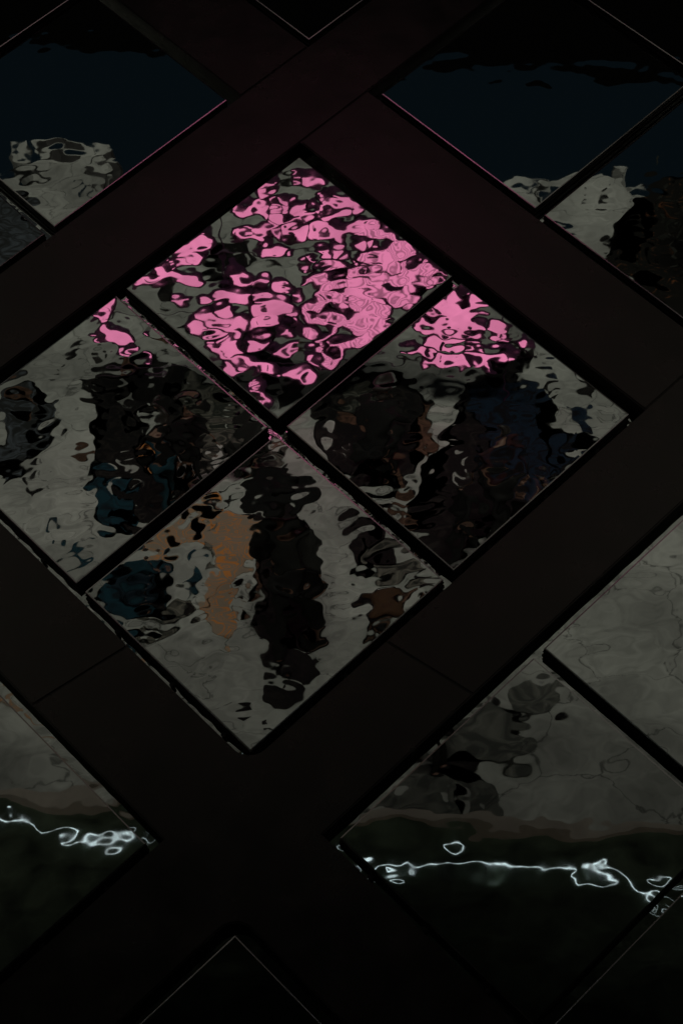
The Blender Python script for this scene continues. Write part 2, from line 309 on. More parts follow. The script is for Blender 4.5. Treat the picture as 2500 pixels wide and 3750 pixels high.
bmesh.ops.recalc_face_normals(bm, faces=bm.faces); tag(obj('quay_wall', bm, mat('quay_stone', (.06,.06,.058), .8, noise=(5,.3))), 'stone quay wall between the paving and the navy water', 'wall')

for k, p in enumerate(ISLANDS):
    bm = bmesh.new(); a = [bm.verts.new((x, y, -1)) for x, y in p]; b = [bm.verts.new((x, y, 0)) for x, y in p]; bm.faces.new(b)
    for i in range(len(p)): bm.faces.new((a[i], a[(i+1)%len(p)], b[(i+1)%len(p)], b[i]))
    bmesh.ops.recalc_face_normals(bm, faces=bm.faces)
    tag(obj('stepping_stone', bm, M_floor), ['flat pale stone in the water at the far left', 'smallest pale stone in the water', 'flat pale stone in the water at the right'][k], 'stone', 'stones standing in the water')
for p in WATER_GLIMPSES: poly_sheet('puddle', p, .004, M_water)
# flat shapes that paint in reflections of figures, foliage and dark masses
def patch_mat(name, c1, c2, scale, p0=.5, p1=.75, dist=2.5, vor=False):
    m = mat(name, c1, .7, 0, .12); nt = m.node_tree; p = nt.nodes['Principled BSDF']; N = nt.nodes.new; L = nt.links.new
    g = N('ShaderNodeNewGeometry'); n = N('ShaderNodeTexNoise'); n.inputs['Scale'].default_value = scale; n.inputs['Detail'].default_value = 3; n.inputs['Distortion'].default_value = dist
    L(g.outputs['Position'], n.inputs['Vector'])
    r = N('ShaderNodeValToRGB'); e = r.color_ramp.elements; e[0].position = p0; e[0].color = (*c1, 1); e[1].position = p1; e[1].color = (*c2[0], 1)
    for k, c in enumerate(c2[1:]):
        x = e.new(p1 + (1 - p1) * .4 * (k + 1)); x.color = (*c, 1)
    L(n.outputs['Fac'], r.inputs[0]); L(r.outputs[0], p.inputs['Base Color'])
    return m
PM = {'K': patch_mat('black_stain', (.006,.006,.006), [(.022,.020,.018)], 6), 'M': patch_mat('murky_stain', (.020,.023,.020), [(.16,.155,.13)], 6, .42, .72),
      'T': patch_mat('teal_stain', (.006,.012,.016), [(.008,.034,.048)], 4, .35, .6), 'B': patch_mat('brown_stain', (.03,.018,.012), [(.11,.062,.042)], 7, .4, .7),
      'H': patch_mat('plaid_cloth_scraps', (.006,.006,.008), [(.008,.018,.034), (.006,.006,.008), (.045,.010,.009)], 4.5, .42, .5), 'F': patch_mat('leaf_litter', (.007,.007,.006), [(.010,.010,.008), (.16,.06,.025)], 7, .5, .62),
      'D': patch_mat('dark_wet_patch', (.045,.05,.046), [(.13,.135,.12)], 6, .4, .75),
      'N': patch_mat('bluish_wet_patch', (.018,.020,.020), [(.07,.085,.10)], 4, .45, .7, 4)}
FLOOR = """K|-2490,-9052 -2471,-9114 -2448,-9186 -2422,-9240 -2393,-9243 -2360,-9225 -2342,-9208 -2341,-9205 -2353,-9202 -2377,-9190 -2396,-9153 -2416,-9098 -2437,-9045 -2455,-9025 -2474,-9031 -2493,-9040
K|-2224,-9104 -2209,-9119 -2207,-9148 -2213,-9188 -2222,-9195 -2242,-9184 -2244,-9157 -2233,-9114
K|-2214,-8976 -2117,-8969 -2080,-8906 -2057,-8914 -2038,-8930 -2002,-8777 -1989,-8613 -2004,-8543 -2023,-8538 -2052,-8558 -2097,-8595 -2157,-8644 -2201,-8678 -2222,-8676 -2228,-8698 -2221,-8717 -2234,-8792 -2262,-8897
K|-2298,-8704 -2245,-8707 -2210,-8690 -2188,-8650 -2187,-8601 -2205,-8550 -2226,-8554 -2253,-8588 -2288,-8647 -2317,-8702
K|-2203,-8594 -2168,-8565 -2123,-8677 -2063,-8719 -2019,-8676 -2007,-8634 -1998,-8635 -1988,-8612 -1971,-8600 -1948,-8631 -1941,-8701 -1928,-8684 -1918,-8700 -1917,-8757 -1920,-8820 -1924,-8826 -1904,-8816 -1856,-8840 -1846,-8921 -1873,-9028 -1868,-9037 -1846,-8993 -1816,-9006 -1767,-9007 -1769,-9054 -1786,-9012 -1771,-8954 -1736,-8999 -1674,-8929 -1601,-8730 -1561,-8683 -1531,-8660 -1515,-8640 -1530,-8622 -1582,-8632 -1629,-8659 -1640,-8676 -1665,-8703 -1693,-8717 -1719,-8719 -1679,-8533 -1629,-8384 -1617,-8524 -1553,-8570 -1560,-8612 -1609,-8386 -1600,-8438 -1551,-8319 -1529,-8134 -1550,-7958 -1601,-7993 -1716,-8170 -1769,-8231 -1810,-8337 -1826,-8335 -1850,-8242 -1866,-8203 -1875,-8267 -1921,-8352 -1848,-7926 -1772,-7765 -1740,-7557 -1784,-7753 -1773,-7836 -1742,-7887 -1695,-7840 -1687,-7827 -1690,-7721 -1638,-7371 -1657,-7426 -1635,-7367 -1609,-7271 -1576,-7262 -1536,-7306 -1486,-7283 -1455,-7312 -1452,-7413 -1440,-7410 -1432,-7291 -1447,-7239 -1546,-7336 -1617,-7159 -1660,-7023 -1726,-7047 -1753,-7074 -1775,-7155 -1812,-7231 -1911,-7259 -1940,-7177 -1979,-7233 -2012,-7328 -2059,-7465 -2033,-7488 -2041,-7543 -2038,-7581 -2022,-7612 -2030,-7602 -2094,-7780 -2102,-7821 -2101,-8022 -2070,-7976 -2051,-8206 -2049,-8284 -2071,-8253 -2099,-8265 -2132,-8295 -2136,-8277 -2131,-8277 -2131,-8285 -2155,-8322 -2180,-8342 -2177,-8293 -2159,-8269 -2158,-8415 -2188,-8561 -2216,-8601|-1967,-8615 -1949,-8544 -1921,-8483 -1896,-8372 -1897,-8392 -1975,-8542 -2012,-8606 -1980,-8645|-1829,-8832 -1814,-8858 -1812,-8803 -1835,-8715 -1848,-8711 -1852,-8709 -1856,-8771 -1846,-8821|-1880,-7796 -1847,-7773 -1824,-7769 -1822,-7774 -1831,-7744 -1858,-7718 -1878,-7729 -1889,-7770|-1769,-7348 -1751,-7342 -1744,-7352 -1761,-7379 -1776,-7360 -1780,-7341 -1780,-7346 -1780,-7359|-1837,-8424 -1802,-8407 -1785,-8343 -1785,-8219 -1802,-8235 -1839,-8375|-1756,-9031 -1738,-8964 -1729,-8882 -1732,-8822 -1744,-8824 -1760,-8848 -1768,-8902 -1767,-9009
M|-1543,-8703 -1482,-8622 -1455,-8682 -1367,-8486 -1302,-8421 -1300,-8570 -1213,-8327 -1147,-8227 -1128,-8305 -1068,-8098 -1093,-8152 -1097,-8021 -1169,-7864 -1191,-7865 -1260,-7841 -1285,-7710 -1315,-7677 -1347,-7648 -1373,-7632 -1426,-7724 -1467,-7829 -1464,-7826 -1515,-7944 -1610,-7965 -1626,-7928 -1582,-7884 -1587,-8040 -1562,-8022 -1543,-7917 -1529,-8114 -1547,-8296 -1596,-8448 -1600,-8366 -1563,-8549 -1542,-8530 -1578,-8523 -1618,-8675 -1620,-8651 -1598,-8723 -1579,-8675|-1566,-7972 -1533,-7889 -1487,-7872 -1456,-7863 -1445,-7803 -1458,-7795 -1460,-7812 -1475,-7868 -1527,-7957 -1572,-8003|-1335,-7766 -1321,-7756 -1294,-7782 -1266,-7876 -1268,-7897 -1322,-7909 -1358,-7930 -1351,-7846|-1273,-8230 -1257,-8278 -1246,-8244 -1265,-8290 -1283,-8318 -1287,-8293
K|-1499,-8247 -1482,-8464 -1458,-8499 -1442,-8423 -1411,-8143 -1409,-8128 -1443,-8046 -1484,-8029 -1512,-8013 -1513,-8020 -1502,-8153 -1494,-8168
K|-1552,-8461 -1538,-8474 -1512,-8423 -1535,-8465 -1523,-8559 -1506,-8453 -1546,-8379 -1576,-8403 -1601,-8559 -1562,-8477
K|-1197,-8129 -1169,-8181 -1165,-8234 -1124,-8156 -1115,-8166 -1120,-8147 -1137,-8127 -1179,-8126 -1203,-8207 -1211,-8201
K|-1603,-7995 -1496,-7897 -1463,-7811 -1409,-7762 -1374,-7651 -1415,-7650 -1477,-7728 -1486,-7691 -1600,-7865 -1625,-7959
N|-2815,-8722 -2773,-8802 -2739,-8823 -2717,-8823 -2723,-8935 -2643,-8756 -2606,-8652 -2592,-8584 -2575,-8492 -2544,-8396 -2504,-8409 -2452,-8498 -2418,-8503 -2387,-8424 -2363,-8294 -2388,-8257 -2408,-8196 -2426,-8185 -2470,-8260 -2541,-8395 -2563,-8409 -2543,-8280 -2496,-8194 -2422,-8135 -2404,-8126 -2398,-8101 -2394,-8073 -2432,-8089 -2478,-8091 -2527,-8142 -2551,-8032 -2488,-7672 -2494,-7701 -2525,-7733 -2586,-7782 -2649,-7784 -2673,-7647 -2672,-7561 -2695,-7897 -2777,-8365
B|-2773,-8670 -2754,-8755 -2706,-8741 -2664,-8699 -2615,-8610 -2590,-8587 -2567,-8303 -2594,-8465 -2583,-8404 -2604,-8465 -2599,-8389 -2618,-8408 -2645,-8591 -2692,-8658 -2717,-8651 -2750,-8634 -2765,-8628 -2772,-8638
T|-2035,-7575 -2014,-7612 -1984,-7572 -1947,-7602 -1855,-7430 -1795,-7481 -1803,-7367 -1778,-7149 -1798,-7156 -1754,-7092 -1746,-7065 -1748,-6996 -1763,-7034 -1775,-7118 -1784,-7180 -1796,-7218 -1814,-7182 -1855,-7130 -1885,-7156 -1905,-7258 -1901,-7140 -1891,-6978 -1892,-6951 -1917,-6970 -1949,-7011 -1966,-7045 -1976,-7183 -1989,-7212 -1985,-7186 -1979,-7206 -2009,-7364 -2030,-7304 -2057,-7465 -2042,-7540|-1950,-7537 -1925,-7495 -1907,-7487 -1900,-7556 -1915,-7582 -1948,-7577 -1952,-7524 -1956,-7526
T|-2211,-7064 -2200,-7095 -2183,-7041 -2162,-6913 -2159,-6850 -2167,-6824 -2179,-6854 -2204,-6979
T|-2089,-6625 -2065,-6741 -2043,-6853 -2038,-6893 -2016,-6914 -1994,-6939 -1997,-6923 -2014,-6780 -2052,-6686 -2092,-6635 -2101,-6611 -2097,-6598
K|-2466,-7682 -2439,-7695 -2432,-7682 -2428,-7516 -2430,-7448 -2441,-7448 -2453,-7483 -2470,-7609
B|-2241,-7899 -2229,-7908 -2196,-7918 -2149,-7952 -2111,-7895 -2091,-7777 -2099,-7768 -2115,-7800 -2149,-7832 -2190,-7817 -2224,-7851 -2243,-7895
B|-1873,-9314 -1838,-9331 -1809,-9340 -1765,-9269 -1752,-9221 -1772,-9191 -1808,-9200 -1856,-9252 -1880,-9291 -1888,-9309
B|-2055,-8994 -1990,-8941 -1942,-8870 -1939,-8836 -1950,-8826 -1967,-8852 -1986,-8866 -2009,-8840 -2036,-8823 -2068,-8938
K|-2504,-8891 -2484,-8867 -2474,-8844 -2469,-8793 -2477,-8804 -2501,-8879
K|-1563,-10726 -1514,-10724 -1458,-10733 -1400,-10747 -1348,-10726 -1300,-10675 -1279,-10639 -1280,-10618 -1282,-10595 -1286,-10568 -1278,-10537 -1261,-10509 -1247,-10468 -1237,-10417 -1238,-10374 -1250,-10336 -1268,-10304 -1291,-10282 -1307,-10276 -1318,-10280 -1332,-10276 -1348,-10269 -1364,-10271 -1381,-10279 -1394,-10281 -1405,-10278 -1418,-10273 -1431,-10263 -1450,-10251 -1474,-10239 -1489,-10240 -1496,-10251 -1498,-10266 -1496,-10282 -1500,-10285 -1509,-10277 -1535,-10282 -1582,-10312 -1610,-10346 -1617,-10374 -1606,-10372 -1576,-10339 -1545,-10317 -1513,-10304 -1490,-10303 -1476,-10315 -1470,-10334 -1470,-10360 -1469,-10387 -1465,-10409 -1479,-10491 -1507,-10612 -1528,-10658 -1545,-10661 -1556,-10647 -1562,-10610 -1568,-10591 -1575,-10592 -1580,-10632 -1583,-10699|-1393,-10457 -1380,-10500 -1365,-10495 -1350,-10447 -1350,-10402 -1363,-10359 -1376,-10358 -1390,-10406|-1307,-10366 -1287,-10402 -1274,-10407 -1267,-10385 -1272,-10359 -1289,-10330 -1302,-10324 -1312,-10340
K|-1553,-10226 -1533,-10234 -1513,-10235 -1494,-10229 -1480,-10221 -1471,-10208 -1459,-10200 -1445,-10196 -1427,-10163 -1400,-10097 -1388,-10073 -1395,-10076 -1408,-10090 -1427,-10119 -1449,-10139 -1475,-10145 -1496,-10156 -1513,-10175 -1544,-10178 -1594,-10155 -1622,-10143 -1626,-10155 -1606,-10175 -1563,-10194 -1548,-10205 -1559,-10217
K|-1890,-10091 -1868,-10105 -1842,-10108 -1811,-10102 -1795,-10082 -1794,-10042 -1796,-9993 -1801,-9934 -1806,-9882 -1810,-9845 -1804,-9817 -1792,-9805 -1796,-9798 -1817,-9791 -1836,-9786 -1851,-9782 -1864,-9782 -1879,-9796 -1893,-9825 -1902,-9859 -1897,-9887 -1876,-9904 -1862,-9937 -1857,-9983 -1867,-10028 -1891,-10066
K|-1716,-9410 -1708,-9417 -1693,-9409 -1674,-9395 -1661,-9393 -1653,-9394 -1647,-9400 -1643,-9416 -1632,-9438 -1614,-9463 -1601,-9477 -1592,-9479 -1594,-9462 -1610,-9428 -1620,-9404 -1624,-9391 -1631,-9382 -1640,-9379 -1660,-9383 -1684,-9380 -1700,-9381 -1713,-9395
K|-1297,-9343 -1240,-9324 -1198,-9309 -1167,-9300 -1137,-9301 -1108,-9313 -1078,-9334 -1049,-9358 -1025,-9370 -1006,-9367 -992,-9348 -986,-9321 -985,-9300 -989,-9280 -1002,-9265 -1025,-9261 -1044,-9255 -1060,-9245 -1065,-9227 -1058,-9200 -1050,-9177 -1040,-9161 -1039,-9144 -1048,-9128 -1046,-9102 -1035,-9078 -1036,-9066 -1049,-9059 -1072,-9054 -1105,-9058 -1145,-9069 -1192,-9080 -1223,-9072 -1238,-9046 -1261,-9020 -1287,-8995 -1292,-9000 -1276,-9034 -1269,-9059 -1271,-9072 -1270,-9122 -1271,-9200 -1284,-9254 -1311,-9313
K|-1292,-8992 -1255,-9031 -1207,-9060 -1154,-9064 -1129,-9050 -1132,-9022 -1128,-9000 -1117,-8989 -1097,-8993 -1070,-9011 -1035,-9019 -987,-9016 -941,-9013 -902,-9011 -880,-8974 -873,-8900 -863,-8850 -851,-8822 -844,-8801 -841,-8775 -852,-8752 -881,-8738 -918,-8744 -965,-8770 -995,-8778 -1007,-8770 -1031,-8786 -1066,-8833 -1105,-8876 -1149,-8889 -1196,-8899 -1244,-8916 -1278,-8942 -1299,-8966
K|-1103,-8729 -1060,-8715 -1037,-8695 -1035,-8670 -1022,-8641 -999,-8611 -984,-8592 -978,-8580 -972,-8574 -966,-8573 -974,-8570 -995,-8567 -1011,-8567 -1021,-8569 -1033,-8571 -1048,-8575 -1059,-8583 -1068,-8600 -1082,-8626 -1103,-8657 -1116,-8691 -1122,-8722
K|-964,-8566 -936,-8574 -917,-8584 -904,-8602 -885,-8625 -858,-8637 -833,-8634 -810,-8618 -794,-8600 -782,-8574 -781,-8537 -791,-8501 -832,-8446 -911,-8328 -952,-8314 -959,-8374 -967,-8462 -975,-8540
K|-1246,-8760 -1229,-8734 -1203,-8700 -1171,-8663 -1149,-8643 -1135,-8636 -1128,-8626 -1127,-8615 -1133,-8614 -1145,-8618 -1162,-8626 -1185,-8642 -1203,-8665 -1216,-8695 -1231,-8728 -1247,-8758
K|-1531,-9284 -1514,-9310 -1494,-9325 -1470,-9327 -1429,-9315 -1365,-9284 -1348,-9261 -1376,-9235 -1398,-9205 -1415,-9180 -1442,-9188 -1477,-9228 -1505,-9253 -1528,-9264
B|-932,-9150 -901,-9134 -866,-9107 -829,-9071 -801,-9043 -781,-9030 -769,-9029 -765,-9026 -773,-9027 -794,-9038 -814,-9047 -836,-9051 -868,-9074 -909,-9108 -934,-9134 -943,-9150
K|-1231,-11667 -1205,-11663 -1186,-11666 -1174,-11671 -1156,-11680 -1130,-11691 -1106,-11697 -1085,-11698 -1061,-11705 -1029,-11711 -1004,-11710 -985,-11707 -977,-11704 -979,-11699 -992,-11698 -1014,-11709 -1040,-11719 -1068,-11721 -1092,-11716 -1112,-11709 -1129,-11700 -1144,-11686 -1160,-11669 -1178,-11653 -1200,-11647 -1227,-11651
K|-795,-11367 -768,-11382 -741,-11390 -713,-11394 -688,-11390 -666,-11375 -667,-11367 -691,-11367 -693,-11348 -673,-11310 -678,-11306 -709,-11337 -732,-11325 -750,-11277 -766,-11267 -778,-11293 -790,-11318 -802,-11344
K|-1422,-11279 -1374,-11283 -1327,-11280 -1286,-11291 -1277,-11297 -1299,-11285 -1321,-11278 -1343,-11276 -1358,-11261 -1366,-11227 -1380,-11212 -1398,-11223 -1417,-11241 -1436,-11261
K|-1153,-10344 -1136,-10354 -1105,-10349 -1060,-10326 -1029,-10299 -1012,-10271 -1014,-10260 -1035,-10263 -1074,-10284 -1132,-10322
K|-999,-9522 -983,-9560 -960,-9542 -932,-9475 -910,-9442 -893,-9431 -888,-9414 -894,-9384 -893,-9366 -884,-9360 -889,-9345 -906,-9324 -926,-9326 -946,-9344 -962,-9358 -974,-9374 -988,-9398 -1004,-9431 -1010,-9463 -1007,-9492
K|-740,-9828 -711,-9845 -680,-9859 -646,-9871 -617,-9871 -592,-9861 -591,-9838 -612,-9807 -637,-9796 -666,-9802 -700,-9810 -736,-9818
K|-598,-9619 -551,-9558 -512,-9511 -484,-9494 -484,-9488 -511,-9488 -543,-9495 -584,-9515 -619,-9529 -649,-9528 -652,-9549 -631,-9611
K|-707,-9271 -658,-9311 -635,-9300 -638,-9243 -653,-9213 -680,-9201 -702,-9202 -721,-9216 -731,-9231 -732,-9249
K|-720,-8248 -664,-8360 -646,-8461 -589,-8633 -548,-8718 -497,-8720 -445,-8721 -411,-8762 -384,-8771 -363,-8750 -326,-8727 -272,-8623 -219,-8535 -145,-8621 -79,-8604 -45,-8605 -15,-8476 -6,-8341 -15,-8234 -18,-8184 19,-8288 48,-8218 40,-7983 3,-7839 -33,-7827 -49,-7858 -73,-7879 -95,-7890 -97,-7896 -79,-7849 -79,-7798 -102,-7743 -109,-7664 -95,-7648 -67,-7577 -67,-7424 -88,-7398 -142,-7451 -236,-7651 -275,-7644 -284,-7535 -315,-7555 -338,-7576 -367,-7594 -386,-7511 -399,-7365 -412,-7344 -419,-7385 -435,-7523 -440,-7359 -470,-7507 -506,-7563 -543,-7578 -572,-7588 -630,-7639 -684,-7711 -691,-7992 -766,-8292|-304,-8571 -275,-8578 -255,-8628 -216,-8604 -191,-8540 -211,-8520 -241,-8522 -269,-8545 -291,-8610 -311,-8604|-253,-8262 -221,-8252 -215,-8229 -238,-8316 -257,-8330 -272,-8289 -272,-8220 -267,-8209|-513,-7860 -498,-7813 -487,-7770 -488,-7775 -488,-7768 -504,-7858|-607,-8155 -555,-8096 -551,-8087 -579,-7897 -601,-7874 -632,-7940 -643,-8072 -636,-8190
M|-549,-8651 -498,-8618 -434,-8596 -392,-8620 -360,-8607 -324,-8537 -310,-8457 -338,-8444 -369,-8369 -403,-8319 -439,-8289 -479,-8291 -511,-8357 -552,-8585
B|-22,-8344 -16,-8251 0,-8264 29,-8264 31,-8179 38,-7982 26,-7875 9,-7819 10,-7834 -1,-7819 22,-7639 30,-7667 6,-7680 -32,-7723 -51,-7781 -75,-7869 -100,-7865 -117,-7845 -119,-7870 -67,-7893 -28,-8075 -21,-8236
B|-313,-7500 -272,-7532 -245,-7627 -204,-7720 -154,-7696 -114,-7485 -99,-7439 -75,-7379 -89,-7294 -115,-7302 -153,-7307 -169,-7454 -253,-7506 -333,-7600 -336,-7580 -330,-7549
B|-550,-8304 -460,-8257 -417,-8118 -417,-8126 -380,-8095 -336,-8110 -321,-8090 -313,-8064 -315,-8070 -370,-8094 -428,-8058 -439,-8057 -461,-8061 -558,-8231
K|294,-8638 302,-8636 321,-8633 350,-8631 368,-8635 377,-8626 400,-8545 429,-8462 465,-8448 499,-8488 543,-8517 600,-8495 640,-8518 655,-8481 668,-8431 697,-8429 737,-8451 782,-8457 818,-8401 838,-8465 842,-8501 802,-8492 759,-8437 734,-8380 718,-8345 699,-8201 684,-8103 676,-8185 690,-8240 730,-8220 750,-8159 748,-8054 766,-8048 784,-8057 786,-8059 799,-8086 801,-8043 786,-7984 780,-7936 781,-7841 791,-7809 808,-7885 825,-7898 850,-7804 873,-7751 879,-7760 887,-7624 902,-7712 894,-7887 859,-7743 834,-7529 835,-7442 817,-7390 791,-7440 696,-7353 629,-7268 601,-7218 546,-7131 506,-7118 429,-6954 384,-6904 338,-6926 305,-6968 285,-6867 232,-6803 196,-6668 203,-6711 185,-6622 148,-6665 66,-6700 -15,-6794 -100,-6870 -143,-7128 -122,-7062 -45,-7092 13,-7093 99,-7134 154,-7173 141,-7172 47,-7151 -2,-7069 -59,-6957 -108,-6994 -76,-7051 -27,-7100 22,-7147 56,-7238 79,-7312 96,-7289 124,-7211 133,-7211 102,-7301 60,-7351 44,-7366 49,-7395 37,-7399 -9,-7400 -48,-7373 -50,-7348 -41,-7381 -30,-7417 -2,-7410 20,-7408 31,-7485 37,-7555 42,-7580 50,-7567 59,-7578 56,-7623 59,-7570 60,-7733 77,-7898 126,-7907 128,-7897 164,-7962 242,-7970 283,-8042 289,-8102 273,-8161 253,-8238 238,-8244 214,-8225 204,-8237 201,-8294 213,-8351 242,-8406 268,-8443 285,-8399 290,-8423 289,-8585|144,-7979 172,-7952 187,-7972 197,-8013 196,-7985 180,-7987 161,-7989 139,-7987|185,-7602 199,-7621 204,-7642 209,-7520 205,-7402 193,-7421 186,-7451 178,-7498|257,-7101 266,-7085 274,-7095 277,-7101 273,-7122 261,-7129
H|277,-8396 319,-8557 362,-8582 425,-8464 480,-8467 539,-8480 627,-8514 662,-8477 713,-8476 790,-8427 792,-8383 740,-8363 708,-8311 663,-8100 680,-8239 743,-8074 763,-7957 772,-7836 793,-7787 808,-7838 835,-7802 863,-7762 876,-7679 890,-7673 855,-7849 815,-7536 790,-7385 651,-7300 585,-7283 554,-7275 528,-7297 519,-7278 466,-7341 451,-7471 472,-7671 453,-7527 365,-7919 341,-7891 327,-8087 313,-8166 296,-8225 266,-8430
K|521,-9095 572,-9115 630,-9086 678,-8986 692,-8926 688,-8886 660,-8835 619,-8813 614,-8772 633,-8702 647,-8678 651,-8665 639,-8644 613,-8625 591,-8573 578,-8495 559,-8486 534,-8495 507,-8474 475,-8473 421,-8600 390,-8641 373,-8654 362,-8693 394,-8697 458,-8670 528,-8704 585,-8763 591,-8815 561,-8868 539,-8892 524,-8928 507,-8984 496,-9050|580,-8962 594,-8958 600,-8947 595,-8929 588,-8929 578,-8951
H|711,-8675 749,-8695 788,-8712 823,-8711 840,-8647 841,-8556 826,-8558 801,-8577 766,-8619 727,-8657 706,-8661 698,-8663
K|950,-8574 980,-8569 1003,-8489 1036,-8433 1052,-8380 1061,-8333 1051,-8338 1024,-8357 996,-8414 979,-8442 966,-8561 946,-8582
K|686,-8855 706,-8853 726,-8830 746,-8786 738,-8768 706,-8779 687,-8802 680,-8837
H|922,-8216 978,-8221 1028,-8146 1056,-8018 1057,-7942 1052,-7862 1029,-7805 978,-7782 946,-7786 912,-8072
H|936,-7712 985,-7651 1037,-7702 1087,-7734 1065,-7709 981,-7725 895,-7773 833,-7450 826,-7476 871,-7837
K|177,-8590 198,-8606 200,-8605 181,-8569 170,-8550 168,-8570
B|-247,-6939 -213,-6936 -160,-6929 -82,-7030 -62,-7101 -78,-7071 -110,-7057 -143,-7050 -172,-7079 -211,-7093 -232,-7024 -248,-6966
K|-986,-7156 -967,-7179 -977,-7239 -979,-7330 -926,-7371 -840,-7374 -789,-7205 -775,-7146 -787,-7216 -771,-7105 -756,-7041 -735,-7095 -741,-7111 -788,-7054 -806,-7028 -808,-7023 -782,-6972 -693,-6825 -657,-6817 -647,-6782 -620,-6663 -621,-6772 -643,-6687 -683,-6509 -673,-6306 -668,-6380 -694,-6480 -690,-6492 -677,-6502 -676,-6498 -690,-6417 -698,-6177 -706,-6155 -713,-6219 -702,-6228 -671,-6176 -638,-6087 -603,-6017 -593,-5908 -626,-5845 -639,-5874 -650,-5975 -671,-5961 -670,-5840 -683,-5831 -711,-5916 -714,-5953 -715,-5988 -746,-6017 -774,-6092 -784,-6114 -790,-6075 -785,-6061 -756,-6025 -758,-5963 -792,-5929 -836,-5918 -879,-5875 -911,-5907 -945,-6031 -907,-6058 -909,-6262 -916,-6118 -911,-6138 -931,-6252 -957,-6279 -963,-6364 -969,-6536 -952,-6527 -974,-6652 -973,-6581 -961,-6562 -962,-6794 -957,-6774 -965,-6809 -950,-6903 -949,-6898 -977,-6941 -965,-6954 -976,-7042
B|-887,-6990 -837,-6938 -814,-6989 -805,-7027 -802,-7021 -807,-6993 -826,-6974 -845,-6960 -858,-6914 -894,-6973
B|-962,-6622 -937,-6544 -942,-6556 -952,-6372 -988,-6287 -1020,-6329 -1054,-6282 -1058,-6280 -1043,-6309 -1012,-6312 -1006,-6313 -995,-6419 -972,-6533 -969,-6597
B|-671,-6470 -674,-6421 -694,-6481 -653,-6394 -614,-6313 -620,-6307 -645,-6361 -686,-6474 -685,-6501 -674,-6504 -674,-6500 -675,-6498
K|-890,-5894 -826,-5915 -781,-5904 -759,-5868 -727,-5829 -688,-5799 -661,-5759 -659,-5744 -651,-5727 -619,-5719 -601,-5630 -605,-5569 -625,-5577 -686,-5501 -730,-5533 -757,-5570 -776,-5589 -780,-5642 -769,-5627 -798,-5660 -817,-5745 -813,-5783 -821,-5746 -818,-5673 -835,-5691 -865,-5735 -880,-5798 -922,-5908|-772,-5587 -755,-5588 -729,-5580 -693,-5532 -685,-5504 -711,-5524 -744,-5562 -770,-5586
K|-845,-5634 -799,-5608 -788,-5601 -776,-5591 -745,-5542 -670,-5478 -659,-5486 -682,-5458 -735,-5418 -799,-5369 -809,-5361 -821,-5369 -834,-5399 -821,-5422 -817,-5414 -860,-5616
K|-987,-5407 -951,-5382 -920,-5341 -908,-5367 -909,-5363 -921,-5299 -942,-5281 -971,-5327 -993,-5385 -993,-5364
K|-861,-5257 -842,-5250 -822,-5247 -813,-5268 -823,-5282 -847,-5225 -855,-5201 -863,-5243
K|-649,-5850 -590,-5787 -591,-5809 -624,-5779 -661,-5723 -701,-5680 -699,-5721 -685,-5779
K|-1139,-7073 -1092,-7159 -1034,-7204 -1002,-7178 -988,-7157 -962,-7045 -955,-7005 -987,-7057 -998,-7083 -1006,-7076 -1035,-7049 -1091,-7012 -1134,-7004 -1151,-7019
K|-1034,-7560 -966,-7592 -948,-7579 -973,-7511 -993,-7468 -1009,-7448 -1042,-7508 -1075,-7581
K|-879,-7497 -816,-7452 -765,-7383 -739,-7395 -773,-7482 -851,-7584 -909,-7589 -911,-7518
K|-867,-7657 -842,-7696 -837,-7694 -835,-7647 -842,-7620 -864,-7603 -877,-7595 -881,-7625
K|-1219,-7295 -1176,-7418 -1125,-7435 -1096,-7408 -1105,-7453 -1165,-7359 -1236,-7380 -1244,-7315
M|-1191,-7723 -1095,-7873 -1013,-7930 -914,-7852 -843,-7764 -831,-7804 -837,-7783 -869,-7682 -930,-7622 -988,-7586 -1051,-7571 -1109,-7604 -1162,-7643 -1185,-7657 -1196,-7682 -1206,-7727
M|-1048,-7460 -943,-7590 -854,-7582 -797,-7363 -731,-7200 -721,-7217 -740,-7192 -762,-7201 -802,-7183 -871,-7129 -952,-7217 -1049,-7396
T|-1895,-6417 -1852,-6589 -1803,-6564 -1744,-6485 -1689,-6415 -1659,-6395 -1637,-6429 -1596,-6553 -1582,-6670 -1591,-6705 -1573,-6744 -1540,-6775 -1527,-6774 -1508,-6690 -1474,-6583 -1453,-6586 -1461,-6585 -1484,-6553 -1501,-6488 -1544,-6420 -1556,-6444 -1482,-6375 -1489,-6453 -1500,-6464 -1466,-6386 -1435,-6234 -1445,-6157 -1449,-6157 -1448,-6150 -1469,-6163 -1521,-6227 -1558,-6244 -1571,-6234 -1590,-6236 -1622,-6198 -1667,-6138 -1697,-6096 -1704,-6110 -1722,-6115 -1767,-6261 -1845,-6292 -1898,-6405 -1921,-6377 -1916,-6341|-1650,-6465 -1621,-6430 -1595,-6444 -1570,-6453 -1558,-6422 -1578,-6424 -1612,-6450 -1648,-6474|-1673,-6482 -1667,-6485 -1656,-6489 -1627,-6385 -1621,-6311 -1653,-6322 -1680,-6379 -1681,-6461
K|-1674,-6404 -1628,-6382 -1563,-6436 -1502,-6374 -1508,-6462 -1448,-6240 -1451,-6155 -1478,-6186 -1536,-6234 -1559,-6335 -1609,-6473 -1644,-6426 -1653,-6398 -1657,-6427 -1664,-6419 -1690,-6432 -1703,-6464 -1701,-6458|-1641,-6466 -1612,-6446 -1592,-6458 -1574,-6443 -1591,-6445 -1636,-6471
